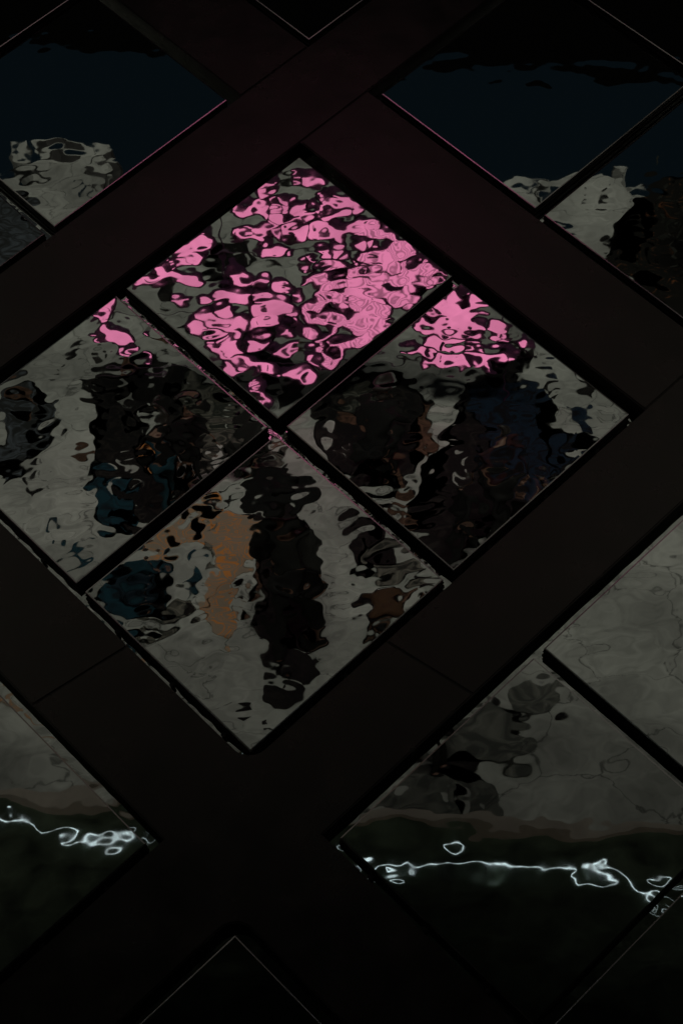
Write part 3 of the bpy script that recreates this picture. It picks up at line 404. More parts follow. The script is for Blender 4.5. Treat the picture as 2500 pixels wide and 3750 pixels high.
T|-1382,-6395 -1362,-6515 -1334,-6590 -1329,-6669 -1320,-6714 -1293,-6651 -1284,-6597 -1318,-6530 -1333,-6377 -1346,-6434 -1353,-6417 -1368,-6424 -1378,-6447 -1384,-6422
M|-1423,-6374 -1367,-6395 -1319,-6349 -1264,-6157 -1285,-6173 -1310,-6169 -1366,-6123 -1458,-6071 -1508,-6008 -1551,-6138 -1597,-6158 -1618,-6112 -1585,-6029 -1554,-5978 -1482,-6141 -1448,-6155 -1439,-6191 -1438,-6339
K|-1386,-6339 -1350,-6322 -1309,-6259 -1277,-6156 -1283,-6141 -1325,-6185 -1366,-6253 -1392,-6322
K|-1543,-6947 -1506,-6963 -1475,-6936 -1476,-6875 -1486,-6821 -1498,-6781 -1520,-6797 -1546,-6890
K|-952,-6158 -933,-6120 -925,-6118 -923,-6169 -928,-6192 -950,-6181
M|-1260,-6759 -1258,-6910 -1256,-6969 -1249,-6929 -1227,-6765 -1234,-6695 -1258,-6688 -1270,-6671
K|-461,-7029 -449,-7064 -444,-7007 -436,-7007 -422,-7028 -405,-7110 -366,-6990 -324,-6759 -291,-6718 -265,-6725 -257,-6822 -271,-7004 -263,-7002 -227,-6936 -217,-6786 -219,-6642 -229,-6623 -248,-6610 -279,-6620 -351,-6717 -389,-6750 -399,-6738 -381,-6710 -388,-6539 -385,-6542 -384,-6567 -387,-6562 -389,-6509 -389,-6478 -390,-6483 -396,-6578 -418,-6565 -443,-6752 -437,-6744 -439,-6828 -459,-6930 -463,-6958 -467,-6964
M|-311,-6652 -251,-6624 -229,-6671 -210,-6694 -174,-6740 -100,-6751 -31,-6572 45,-6420 12,-6381 -58,-6484 -99,-6376 -181,-6407 -253,-6490 -286,-6454 -352,-6558 -339,-6687
B|-386,-6198 -357,-6281 -329,-6282 -255,-6286 -188,-6266 -144,-6270 -104,-6297 -83,-6320 -73,-6273 -67,-6232 -58,-6185 -70,-6274 -151,-6145 -210,-6006 -243,-5949 -282,-5923 -311,-5858 -317,-5909 -312,-5931 -310,-5900 -312,-5849 -315,-5873 -304,-5915 -266,-5935 -272,-5967 -361,-6068
K|-59,-6423 -25,-6509 16,-6504 44,-6545 39,-6514 -26,-6314 -59,-6263 -68,-6307
K|-381,-6296 -328,-6267 -265,-6206 -221,-6068 -221,-6004 -251,-5957 -290,-5938 -334,-5969 -371,-6047 -394,-6203
K|160,-5262 185,-5283 211,-5258 240,-5201 243,-5149 225,-5094 204,-5066 178,-5060 137,-5045 82,-5017 27,-4984 -33,-4957 -56,-4968 -44,-4997 -9,-5017 49,-5032 99,-5110 129,-5198
K|49,-4958 124,-5010 197,-5018 251,-4991 274,-4942 270,-4879 246,-4838 201,-4808 155,-4779 111,-4761 77,-4768 51,-4796 32,-4844 20,-4904
K|335,-5360 339,-5345 334,-5324 321,-5307 313,-5308 308,-5320 312,-5335 325,-5354
K|380,-5171 405,-5203 432,-5197 462,-5163 469,-5127 450,-5080 419,-5077 383,-5124
K|242,-5282 263,-5276 285,-5261 305,-5241 307,-5233 291,-5231 270,-5237 245,-5268
K|653,-5214 679,-5273 699,-5291 715,-5279 719,-5258 713,-5223 695,-5201 659,-5191
K|278,-4985 303,-4986 313,-4973 306,-4949 293,-4950 274,-4973
M|419,-5442 470,-5483 537,-5517 635,-5467 683,-5447 692,-5455 683,-5447 644,-5388 575,-5343 482,-5331 419,-5396 400,-5431
D|-280,-4724 -190,-4800 -124,-4860 -78,-4958 -38,-4936 14,-4852 57,-4793 94,-4763 151,-4753 226,-4784 278,-4796 313,-4770 332,-4717 336,-4665 339,-4588 332,-4547 331,-4507 330,-4495 305,-4485 261,-4472 225,-4459 193,-4445 138,-4432 44,-4428 -33,-4432 -78,-4437 -116,-4431 -173,-4414 -239,-4407 -307,-4404 -362,-4458 -371,-4549 -359,-4611 -337,-4648|-190,-4479 -161,-4531 -122,-4540 -89,-4500 -83,-4465 -95,-4437 -110,-4429 -140,-4422 -168,-4418 -190,-4439|113,-4728 133,-4719 152,-4715 178,-4700 199,-4657 206,-4583 197,-4535 180,-4529 174,-4573 175,-4656 158,-4708 133,-4722 118,-4718 108,-4726|161,-4477 182,-4465 188,-4441 183,-4439 174,-4439 164,-4436 160,-4438 154,-4450|50,-4720 76,-4723 84,-4715 70,-4699 55,-4702 44,-4716|-320,-4625 -284,-4638 -250,-4630 -226,-4599 -236,-4580 -274,-4578 -303,-4592 -326,-4614|-162,-4766 -132,-4771 -113,-4761 -103,-4738 -109,-4722 -133,-4712 -155,-4721 -171,-4749|249,-4618 267,-4597 274,-4578 272,-4559 265,-4567 249,-4607
D|438,-5456 524,-5529 595,-5533 686,-5467 711,-5431 659,-5332 552,-5236 448,-5201 389,-5244 383,-5410
D|171,-5325 274,-5344 327,-5320 383,-5213 458,-5188 531,-5101 556,-5027 529,-4932 460,-4857 353,-4872 270,-4905 197,-5008 112,-5026 39,-4955 -25,-4955 -70,-4993 -16,-5050 74,-5211
D|-1953,-4773 -1856,-4756 -1762,-4720 -1688,-4720 -1591,-4680 -1496,-4609 -1514,-4578 -1643,-4577 -1740,-4605 -1864,-4667 -1954,-4690 -1987,-4744
K|196,-4501 243,-4493 274,-4495 306,-4497 304,-4489 256,-4471 223,-4455 196,-4440 175,-4437 168,-4471
F|1608,-11056 1629,-11166 1675,-11268 1736,-11337 1802,-11306 1891,-11222 1998,-11249 2067,-11292 1985,-10375 1866,-9570 1820,-9143 1761,-9127 1707,-9309 1672,-9401 1631,-9568 1530,-9851 1373,-9714 1303,-10102 1257,-10249 1281,-10216 1317,-10182 1368,-10167 1381,-10172 1363,-10171 1378,-10120 1416,-10074 1482,-10138 1584,-10241 1633,-10214 1626,-10139 1609,-10166 1597,-10366 1624,-10553 1676,-10631 1695,-10670 1689,-10763 1686,-10749 1705,-10733 1716,-10878 1690,-11015 1663,-11097 1621,-11034
F|1550,-10690 1585,-10722 1603,-10731 1616,-10662 1615,-10647 1588,-10624 1564,-10667 1536,-10674 1528,-10649 1534,-10668
K|1212,-11126 1237,-11112 1244,-11113 1236,-11131 1224,-11140 1208,-11134
K|1322,-11087 1345,-11082 1353,-11094 1346,-11146 1335,-11151 1319,-11103
K|1260,-10420 1302,-10461 1325,-10453 1316,-10385 1298,-10336 1275,-10301 1261,-10300 1249,-10365
K|1381,-11301 1399,-11315 1402,-11303 1386,-11262 1377,-11254 1374,-11281
N|-3710,-11926 -3480,-11810 -3352,-11739 -3296,-11693 -3169,-11456 -3078,-11339 -3023,-11359 -2915,-11112 -2882,-10826 -2870,-10668 -2889,-10480 -2944,-10316 -3035,-10142 -3163,-9959 -3348,-10318 -3689,-11501
O|-1614,-6888 -1565,-6957 -1505,-7015 -1403,-7071 -1404,-7115 -1388,-7182 -1328,-7259 -1231,-7221 -1107,-7142 -999,-7087 -973,-7010 -960,-6952 -989,-6926 -988,-6919 -969,-6783 -1000,-6585 -1026,-6640 -1059,-6573 -1052,-6394 -1085,-6335 -1058,-6226 -1082,-6286 -1095,-6287 -1049,-5971 -1062,-5927 -1159,-6011 -1209,-6072 -1202,-6073 -1244,-6194 -1273,-6185 -1249,-6182 -1260,-6317 -1252,-6409 -1239,-6540 -1231,-6590 -1211,-6679 -1187,-6659 -1228,-6698 -1253,-6772 -1284,-6886 -1386,-6974 -1461,-6917 -1489,-6793 -1509,-6741 -1521,-6789 -1547,-6767 -1602,-6705 -1650,-6682 -1680,-6728 -1714,-6924 -1665,-6839 -1617,-6729
O|-2330,-5711 -2298,-5700 -2255,-5653 -2199,-5570 -2135,-5483 -2063,-5393 -2036,-5349 -2053,-5350 -2092,-5377 -2149,-5444 -2188,-5465 -2216,-5462 -2256,-5500 -2312,-5565 -2328,-5584 -2327,-5625
O|-1724,-7755 -1715,-7772 -1691,-7794 -1660,-7809 -1675,-7790 -1715,-7763 -1737,-7737 -1720,-7685
O|-1406,-7153 -1364,-7303 -1270,-7221 -1265,-7386 -1234,-7239 -1275,-7035 -1346,-6981 -1387,-7034 -1406,-7104 -1420,-7134"""
bms = {k: bmesh.new() for k in 'KMTBHFND'}; clean = bmesh.new(); OVERLAYS = []
def pts_of(s): return [tuple(float(c) / 1000 for c in q.split(',')) for q in s.split()]
def smooth_closed(p):
    return [r for a, b in zip(p, p[1:] + p[:1]) for r in ((a[0]*.75+b[0]*.25, a[1]*.75+b[1]*.25), (a[0]*.25+b[0]*.75, a[1]*.25+b[1]*.75))]
for i, line in enumerate(FLOOR.strip().split('\n')):
    k, *ps = line.split('|')
    if k == 'O': OVERLAYS.append(pts_of(ps[0])); continue
    z = .003 + i * .00012
    bms[k].faces.new([bms[k].verts.new((x, y, z)) for x, y in smooth_closed(pts_of(ps[0]))])
    for h_ in ps[1:]: clean.faces.new([clean.verts.new((x, y, z + .0008)) for x, y in smooth_closed(pts_of(h_))])
def up(bm):
    bmesh.ops.triangulate(bm, faces=bm.faces[:], ngon_method='EAR_CLIP'); bm.normal_update()
    bmesh.ops.reverse_faces(bm, faces=[f for f in bm.faces if f.normal.z < 0]); return bm
for k, nm in zip('KMTBHFND', ('dark_paving_stain', 'murky_paving_stain', 'teal_paving_stain', 'brown_paving_stain', 'mottled_paving_stain', 'leaf_litter', 'wet_paving_patch', 'dark_wet_paving_patch')):
    struct(obj(nm, up(bms[k]), PM[k]))
struct(obj('clean_paving_spot', up(clean), M_floor))  # paving colour laid over the gaps in the painted reflections

# ------------------------------------------------------------------ white light line along the bed
M_led = mat('white_led', (.8,.8,.8), .5, emit=(.74,.93,1.0), es=1.0)
t = thing('light_strip', 'thin white line of light along the edge of the dark planted bed', 'light strip', (0, 0, 0))
M_led.node_tree.nodes['Principled BSDF']
def led_nodes(m):
    nt = m.node_tree; p = nt.nodes['Principled BSDF']; N = nt.nodes.new; L = nt.links.new
    g = N('ShaderNodeNewGeometry'); n = N('ShaderNodeTexNoise'); n.inputs['Scale'].default_value = 30; L(g.outputs['Position'], n.inputs['Vector'])
    r = N('ShaderNodeMapRange'); r.inputs[1].default_value = .35; r.inputs[2].default_value = .65; r.inputs[3].default_value = .25; r.inputs[4].default_value = 1.3
    L(n.outputs['Fac'], r.inputs[0]); L(r.outputs[0], p.inputs['Emission Strength'])
led_nodes(M_led)
bm = bmesh.new()
for a, b in zip(LED, LED[1:]): add_tube(bm, (*a, .03), (*b, .03), .0019, n=6)
obj('glowing_tube', bm, M_led, t)
for rg in RINGLETS:
    bm = bmesh.new()
    for a, b in zip(rg, rg[1:] + rg[:1]): add_tube(bm, (*a, .03), (*b, .03), .0018, n=6)
    obj('glowing_loop', bm, M_led, t)
bm = bmesh.new(); add_box(bm, (-.006, -.006, 0), (.006, .006, .012)); base = obj('bracket', bm, M_clip, t); base.location = (*LED[0], .012)
for k in range(6, len(LED), 9):
    c = base.copy(); COL.objects.link(c); c.parent = t; c.location = (*LED[k], .012)

# ------------------------------------------------------------------ pink sign, its rippled reflection built as blob-shaped glowing plates
M_pink = mat('pink_light_face', (.03,.012,.02), .5, emit=(.86,.235,.455), es=.98)
def pink_nodes(m):
    nt = m.node_tree; p = nt.nodes['Principled BSDF']; N = nt.nodes.new; L = nt.links.new
    g = N('ShaderNodeNewGeometry'); n = N('ShaderNodeTexNoise'); n.inputs['Scale'].default_value = 4; n.inputs['Detail'].default_value = 3
    L(g.outputs['Position'], n.inputs['Vector'])
    r = N('ShaderNodeMapRange'); r.inputs[1].default_value = .3; r.inputs[2].default_value = .7; r.inputs[3].default_value = .66; r.inputs[4].default_value = 1.08
    L(n.outputs['Fac'], r.inputs[0]); L(r.outputs[0], p.inputs['Emission Strength'])
    return p
pink_nodes(M_pink)
M_rings = mat('pink_light_face_with_rings', (.03,.012,.02), .5, emit=(.86,.235,.455), es=1)
def ring_nodes(m):
    nt = m.node_tree; p = nt.nodes['Principled BSDF']; N = nt.nodes.new; L = nt.links.new
    g = N('ShaderNodeNewGeometry'); n = N('ShaderNodeTexNoise'); n.inputs['Scale'].default_value = 5; n.inputs['Detail'].default_value = 1.5
    L(g.outputs['Position'], n.inputs['Vector'])
    mm = N('ShaderNodeMath'); mm.operation = 'MULTIPLY'; mm.inputs[1].default_value = 150; L(n.outputs['Fac'], mm.inputs[0])
    sn = N('ShaderNodeMath'); sn.operation = 'SINE'; L(mm.outputs[0], sn.inputs[0])
    r = N('ShaderNodeMapRange'); r.inputs[1].default_value = -1; r.inputs[2].default_value = .2; r.inputs[3].default_value = .35; r.inputs[4].default_value = .95
    L(sn.outputs[0], r.inputs[0]); L(r.outputs[0], p.inputs['Emission Strength'])
ring_nodes(M_rings)
M_tray = mat('black_light_box_tray', (.03,.006,.028), .6)  # purple-black paints the dark fringe around the reflected pink
PINK = """-668,1662 -653,1662 -632,1661 -605,1660 -580,1658 -554,1653 -537,1643 -529,1628 -528,1617 -533,1613 -548,1617 -576,1629 -592,1636 -598,1641 -605,1641 -612,1637 -627,1638 -647,1643 -662,1648 -671,1653 -676,1657 -676,1660
-710,1670 -702,1669 -695,1668 -690,1667 -689,1666 -693,1665 -699,1665 -707,1666 -711,1668 -713,1669
-829,1656 -822,1658 -819,1658 -819,1657 -821,1654 -826,1650 -830,1649 -834,1651 -835,1653 -833,1655
-929,1624 -916,1637 -901,1644 -885,1645 -871,1644 -860,1642 -849,1641 -838,1640 -834,1636 -837,1629 -845,1623 -857,1617 -868,1618 -878,1622 -887,1622 -894,1616 -904,1612 -918,1612 -928,1613 -933,1615
-925,1606 -913,1603 -900,1602 -886,1604 -878,1601 -877,1594 -879,1583 -886,1565 -897,1553 -910,1548 -920,1553 -926,1566 -929,1583 -930,1600
-1094,1507 -1086,1505 -1077,1501 -1065,1493 -1051,1486 -1035,1481 -1019,1490 -1004,1507 -987,1511 -966,1514 -941,1524 -913,1540 -899,1547 -897,1540 -904,1530 -920,1519 -932,1514 -941,1513 -940,1509 -928,1501 -911,1492 -890,1484 -877,1472 -875,1435 -880,1402 -887,1403 -895,1425 -903,1461 -917,1478 -934,1490 -949,1495 -961,1492 -970,1485 -977,1475 -991,1467 -1012,1464 -1029,1459 -1043,1451 -1054,1451 -1063,1458 -1069,1469 -1070,1485 -1078,1497 -1091,1505
-866,1531 -853,1542 -841,1545 -829,1541 -830,1536 -842,1531 -853,1521 -862,1510 -868,1506 -870,1508 -871,1513 -872,1522
-811,1532 -795,1527 -782,1518 -771,1506 -766,1494 -767,1482 -774,1479 -788,1482 -797,1488 -801,1499 -808,1512 -815,1527
-859,1492 -846,1492 -834,1486 -825,1476 -819,1469 -817,1464 -822,1463 -832,1466 -843,1471 -855,1479 -862,1486 -865,1490
-802,1472 -784,1473 -771,1473 -764,1471 -764,1469 -769,1465 -781,1463 -799,1463 -808,1465 -810,1469
-796,1458 -770,1456 -760,1450 -766,1438 -773,1429 -784,1425 -793,1426 -803,1433 -807,1444 -807,1455
-751,1523 -729,1528 -718,1525 -717,1516 -726,1510 -744,1507 -756,1509 -760,1517
-863,1470 -850,1462 -836,1451 -820,1438 -809,1416 -804,1392 -796,1381 -782,1379 -757,1383 -720,1395 -698,1402 -691,1398 -701,1392 -728,1384 -754,1380 -781,1377 -802,1376 -818,1377 -827,1373 -830,1367 -838,1368 -852,1381 -861,1403 -866,1430 -869,1455 -869,1469
-743,1449 -732,1462 -717,1467 -700,1469 -679,1471 -656,1472 -645,1471 -647,1467 -653,1463 -663,1458 -667,1452 -665,1443 -649,1442 -620,1451 -605,1450 -607,1442 -621,1433 -648,1424 -669,1415 -684,1406 -693,1405 -697,1411 -704,1418 -714,1426 -726,1430 -740,1429 -747,1431 -748,1438
-598,1474 -581,1474 -570,1470 -564,1462 -565,1450 -571,1436 -579,1432 -590,1439 -598,1448 -603,1460 -606,1467 -606,1472
-560,1482 -535,1483 -521,1483 -517,1481 -521,1476 -533,1466 -545,1463 -556,1468 -565,1474 -571,1479
-554,1547 -539,1550 -534,1547 -538,1540 -544,1535 -554,1534 -559,1536 -561,1543
-542,1527 -535,1532 -527,1529 -519,1519 -506,1510 -489,1504 -477,1502 -468,1505 -465,1510 -466,1520 -474,1530 -489,1539 -494,1546 -492,1552 -480,1553 -459,1547 -444,1545 -435,1548 -421,1544 -402,1534 -386,1524 -374,1510 -363,1495 -354,1481 -341,1464 -325,1449 -324,1441 -334,1438 -345,1444 -359,1465 -371,1476 -379,1474 -395,1477 -419,1482 -443,1487 -465,1491 -482,1490 -497,1488 -512,1487 -529,1486 -538,1489 -539,1497 -542,1508 -545,1519
-539,1435 -487,1441 -448,1446 -418,1453 -398,1455 -390,1454 -388,1445 -393,1424 -410,1406 -438,1397 -469,1392 -506,1388 -536,1385 -556,1386 -567,1398 -568,1419
-373,1455 -357,1467 -344,1468 -333,1457 -333,1445 -344,1432 -359,1422 -377,1415 -384,1422 -381,1441
-629,1367 -608,1373 -586,1377 -565,1377 -543,1374 -521,1368 -510,1357 -508,1341 -493,1328 -466,1319 -444,1319 -428,1328 -410,1333 -390,1336 -375,1344 -367,1358 -337,1369 -284,1370 -248,1364 -232,1355 -241,1342 -277,1329 -310,1323 -338,1320 -361,1318 -380,1317 -399,1314 -418,1306 -436,1294 -452,1280 -460,1269 -462,1259 -467,1255 -476,1257 -483,1262 -487,1271 -495,1274 -507,1271 -523,1270 -543,1275 -563,1278 -584,1276 -605,1277 -627,1279 -643,1287 -651,1296 -653,1306 -650,1322 -647,1342 -642,1357|-618,1334 -604,1344 -598,1339 -600,1321 -607,1314 -618,1313 -624,1315 -625,1324|-570,1307 -554,1310 -540,1311 -527,1306 -520,1300 -520,1294 -527,1294 -543,1300 -559,1302 -574,1301 -581,1302 -579,1304|-622,1292 -603,1290 -594,1287 -594,1283 -603,1282 -620,1284 -629,1287 -630,1291|-322,1355 -301,1358 -295,1352 -301,1339 -311,1338 -325,1347
-250,1335 -232,1345 -222,1346 -218,1339 -225,1334 -241,1330 -251,1329 -257,1330
-810,1336 -798,1344 -783,1351 -765,1357 -742,1359 -712,1356 -687,1352 -667,1351 -657,1337 -659,1315 -663,1303 -668,1291 -677,1277 -693,1271 -714,1273 -741,1281 -764,1288 -784,1292 -799,1297 -810,1306 -816,1317 -816,1326|-784,1340 -773,1342 -763,1327 -752,1302 -750,1295 -759,1292 -771,1293 -786,1298 -792,1309 -790,1328
-1109,1335 -1094,1338 -1081,1338 -1069,1335 -1060,1328 -1055,1319 -1037,1311 -1008,1307 -990,1310 -983,1319 -968,1327 -945,1332 -922,1335 -898,1335 -880,1339 -867,1347 -862,1356 -866,1371 -861,1373 -846,1362 -841,1356 -844,1350 -852,1344 -867,1338 -882,1332 -899,1327 -909,1322 -914,1317 -911,1306 -903,1285 -902,1268 -906,1258 -916,1252 -931,1248 -945,1252 -959,1263 -970,1276 -979,1289 -996,1297 -1022,1301 -1049,1307 -1077,1313 -1097,1321 -1110,1329|-1086,1330 -1078,1328 -1075,1325 -1076,1321 -1080,1321 -1086,1323 -1089,1326 -1089,1330
-1028,1337 -993,1337 -974,1336 -973,1333 -983,1331 -1002,1330 -1021,1331 -1038,1335
-874,1327 -856,1319 -841,1316 -830,1322 -823,1313 -819,1295 -823,1291 -834,1294 -842,1299 -848,1306 -859,1316 -875,1326
-949,1210 -943,1212 -923,1214 -891,1214 -866,1216 -851,1222 -831,1224 -804,1220 -795,1213 -807,1205 -817,1189 -823,1169 -844,1164 -877,1170 -907,1175 -932,1179 -947,1183 -951,1189 -953,1196 -952,1204|-876,1194 -858,1196 -853,1191 -860,1181 -869,1181 -879,1189
-796,1167 -785,1175 -778,1176 -775,1168 -779,1163 -788,1160 -795,1160 -799,1163
-703,1096 -696,1101 -689,1100 -684,1093 -685,1086 -691,1080 -696,1078 -702,1080 -705,1083 -706,1090
-671,1115 -662,1109 -654,1108 -645,1114 -641,1113 -644,1106 -649,1100 -658,1095 -665,1098 -672,1111
-595,1181 -586,1186 -568,1191 -541,1194 -531,1188 -540,1172 -542,1155 -539,1139 -547,1133 -565,1139 -580,1147 -592,1157 -598,1166 -600,1175|-577,1178 -572,1178 -570,1175 -572,1169 -576,1167 -580,1169 -582,1172 -581,1176
-490,1195 -459,1192 -451,1183 -467,1168 -480,1151 -490,1132 -503,1125 -518,1129 -525,1142 -522,1165 -516,1180 -509,1191
-462,1138 -435,1153 -422,1157 -422,1152 -432,1145 -451,1132 -465,1126 -472,1128
-492,1227 -471,1234 -456,1231 -446,1219 -449,1211 -466,1209 -482,1210 -495,1213 -502,1216 -503,1221
-383,1225 -371,1233 -356,1240 -337,1246 -326,1243 -323,1226 -323,1208 -327,1189 -339,1184 -358,1193 -373,1204 -384,1215
-311,1237 -289,1236 -283,1224 -291,1198 -298,1187 -307,1189 -314,1204 -319,1228
-273,1191 -247,1188 -245,1184 -264,1179 -277,1181 -283,1189
-387,1109 -379,1106 -376,1102 -377,1098 -382,1097 -389,1101 -392,1105 -391,1109
-377,1080 -364,1084 -356,1077 -353,1063 -358,1057 -371,1061 -379,1067 -382,1075
-332,1061 -324,1066 -321,1067 -322,1062 -325,1057 -331,1053 -334,1053 -335,1056
-586,1078 -570,1081 -554,1084 -537,1086 -517,1087 -494,1089 -475,1084 -462,1074 -451,1062 -444,1049 -448,1041 -464,1039 -482,1038 -501,1037 -520,1038 -539,1041 -560,1049 -582,1060 -594,1069 -595,1074
-380,1302 -371,1309 -338,1316 -275,1324 -230,1324 -207,1320 -187,1319 -170,1321 -150,1316 -127,1290 -106,1267 -91,1257 -100,1254 -135,1254 -159,1259 -174,1269 -185,1271 -194,1267 -206,1262 -223,1258 -241,1263 -261,1275 -290,1282 -326,1280 -355,1279 -376,1280 -386,1285 -385,1295
-360,1140 -351,1146 -338,1146 -320,1142 -294,1139 -258,1138 -226,1145 -197,1169 -174,1201 -160,1230 -143,1246 -124,1252 -105,1258 -86,1265 -62,1252 -37,1224 -21,1202 -11,1179 -6,1155 -7,1132 -4,1115 3,1104 -9,1096 -42,1093 -66,1087 -77,1077 -103,1072 -141,1071 -156,1063 -150,1051 -139,1042 -123,1034 -99,1029 -67,1027 -45,1029 -31,1034 -12,1039 12,1043 38,1043 68,1036 94,1020 112,996 117,979 108,972 122,966 157,962 162,959 138,966 106,961 70,953 31,946 -7,943 -25,930 -21,907 -33,884 -62,863 -59,849 -23,840 -13,828 -27,814 -53,802 -91,793 -124,782 -154,769 -171,774 -172,799 -183,820 -204,836 -229,849 -257,856 -284,867 -306,880 -338,900 -381,928 -421,943 -459,948 -489,958 -508,972 -529,979 -552,980 -545,979 -507,976 -468,974 -431,973 -420,981 -434,997 -441,1009 -441,1017 -437,1022 -430,1024 -408,1025 -370,1029 -327,1037 -278,1044 -242,1043 -220,1037 -198,1029 -174,1019 -151,1007 -129,996 -114,996 -106,1005 -119,1016 -150,1027 -172,1035 -186,1042 -207,1049 -237,1056 -263,1063 -286,1073 -308,1084 -330,1095 -346,1110 -358,1127|-290,1114 -267,1111 -242,1101 -217,1085 -213,1076 -231,1076 -248,1079 -265,1087 -280,1098 -294,1110|-27,980 -12,983 15,980 57,972 85,968 99,967 86,970 48,974 17,974 -8,972 -24,972 -31,976|-398,1006 -390,1010 -374,1011 -350,1012 -324,1013 -298,1014 -286,1008 -292,997 -310,987 -340,981 -360,981 -374,986 -385,992 -396,1000|-221,941 -182,951 -143,947 -107,936 -92,922 -98,902 -112,886 -134,876 -156,875 -180,881 -203,893 -225,911 -237,925 -240,932|-345,943 -314,933 -304,927 -316,923 -332,928 -351,942
-205,924 -178,925 -158,918 -144,904 -137,893 -138,888 -149,886 -170,886 -190,896 -209,914
19,1071 31,1095 47,1094 69,1072 67,1062 39,1058 23,1057 16,1059
-118,1040 -98,1048 -80,1048 -65,1040 -62,1036 -70,1033 -87,1032 -114,1035
33,928 74,939 91,935 80,914 59,908 28,918
-95,778 -55,792 -50,786 -80,761 -99,754 -110,765
-498,879 -481,890 -472,905 -472,923 -457,934 -427,940 -398,933 -368,909 -340,885 -317,866 -291,854 -264,845 -238,830 -217,808 -224,797 -257,795 -288,802 -318,817 -355,833 -400,843 -444,852 -485,867|-298,848 -285,840 -280,833 -282,826 -288,824 -296,829 -301,836 -304,846
-507,814 -502,825 -491,828 -475,825 -460,816 -445,794 -448,778 -467,772 -485,779 -501,799
-435,828 -421,834 -390,834 -341,821 -306,804 -285,790 -250,783 -200,782 -182,769 -196,748 -202,726 -200,701 -213,685 -243,675 -254,665 -246,659 -228,661 -203,671 -187,676 -182,678 -205,660 -263,605 -304,570 -331,557 -356,541 -377,521 -408,512 -448,515 -485,505 -519,487 -547,479 -576,481 -593,488 -596,495 -578,505 -543,518 -513,530 -487,539 -458,546 -427,550 -396,562 -370,578 -352,589 -336,597 -335,606 -348,614 -377,623 -417,629 -450,634 -473,645 -479,660 -468,676 -459,691 -451,707 -439,707 -425,693 -405,681 -378,675 -338,679 -284,691 -253,703 -248,719 -254,732 -271,741 -297,747 -332,748 -362,747 -389,745 -410,745 -425,748 -435,768 -440,810
-431,718 -404,729 -387,735 -383,740 -371,742 -351,742 -322,743 -283,743 -260,736 -254,722 -258,711 -273,702 -300,693 -340,682 -371,678 -394,683 -415,693 -434,707|-322,742 -294,739 -280,733 -280,726 -285,724 -293,728 -308,734 -326,741
-416,623 -375,618 -350,610 -342,602 -344,595 -357,589 -374,588 -395,591 -413,600 -430,615
-646,737 -629,743 -600,745 -560,741 -523,738 -487,737 -467,732 -462,723 -455,709 -447,694 -446,678 -453,664 -466,659 -485,661 -502,663 -516,663 -521,654 -517,635 -523,612 -538,586 -561,564 -593,548 -618,527 -637,506 -638,495 -621,489 -621,485 -638,486 -653,489 -666,498 -669,511 -662,529 -643,545 -611,556 -586,568 -565,581 -555,601 -554,634 -547,663 -537,684 -539,695 -552,699 -567,696 -585,683 -616,684 -666,701 -699,713 -712,721 -722,729 -731,746 -736,771 -735,790 -726,805 -709,816 -686,821 -656,820 -637,828 -627,843 -633,863 -652,878 -650,889 -627,901 -612,915 -604,928 -602,942 -606,957 -622,965 -651,968 -684,971 -722,971 -725,976 -692,986 -667,1004 -652,1031 -629,1039 -597,1033 -574,1018 -561,996 -549,983 -535,976 -511,972 -476,971 -442,972 -412,973 -410,969 -437,959 -470,947 -511,934 -543,922 -565,910 -573,900 -568,891 -546,882 -508,872 -477,861 -451,851 -434,843 -427,837 -441,833 -474,832 -498,833 -517,834 -536,828 -557,812 -576,801 -593,798 -600,790 -598,779 -601,769 -610,762 -624,763 -643,777 -662,787 -680,790 -694,784 -707,769 -709,751 -700,738 -694,732 -690,728 -680,727 -663,731|-558,729 -547,730 -536,728 -525,724 -526,718 -537,710 -547,707 -558,711 -563,718 -564,726|-610,889 -597,890 -585,885 -573,876 -572,870 -584,870 -597,875 -611,884
-891,948 -877,958 -855,963 -823,963 -808,954 -808,940 -815,932 -829,932 -848,932 -873,932 -888,934 -895,940|-841,952 -829,953 -824,950 -824,944 -830,941 -839,942 -845,944 -847,949
-1014,981 -998,981 -980,985 -960,993 -942,994 -928,988 -924,980 -930,971 -945,965 -970,964 -991,966 -1009,971 -1020,975 -1021,979|-995,979 -977,979 -966,978 -961,975 -970,973 -991,974 -1002,977 -1003,979
-776,893 -751,888 -739,882 -740,874 -749,872 -764,876 -776,882 -784,891
-1153,1063 -1120,1067 -1094,1047 -1072,1008 -1047,994 -1023,988 -1020,985 -1037,986 -1047,982 -1049,971 -1062,966 -1085,972 -1103,983 -1115,996 -1129,1004 -1144,1008 -1150,1016 -1147,1031 -1152,1047 -1163,1057
-990,905 -961,905 -928,903 -887,891 -857,875 -844,862 -822,845 -794,812 -794,788 -823,785 -847,773 -865,756 -875,747 -880,744 -888,745 -899,748 -936,753 -1012,757 -1054,767 -1052,789 -1047,812 -1039,838 -1019,855 -987,859 -969,867 -963,880 -972,890 -995,896 -1006,900 -1006,903|-999,896 -973,892 -960,886 -961,876 -977,871 -1011,868 -1024,876 -1016,891|-964,837 -942,844 -934,841 -937,827 -946,822 -962,823 -972,826 -974,831
-1007,750 -935,745 -900,741 -888,738 -883,731 -883,718 -878,705 -866,691 -876,683 -907,678 -934,665 -955,648 -976,639 -995,635 -1015,635 -1036,639 -1053,647 -1067,661 -1075,683 -1077,710 -1070,730 -1056,744|-1013,710 -1007,700 -1006,690 -1010,682 -1013,686 -1015,705|-942,718 -925,712 -925,708 -941,705 -950,708 -950,717|-1017,643 -1000,644 -996,644 -1005,641 -1013,640 -1021,641
-824,771 -795,777 -775,766 -766,744 -771,735 -790,737 -799,732 -800,721 -805,720 -815,728 -825,741 -834,759
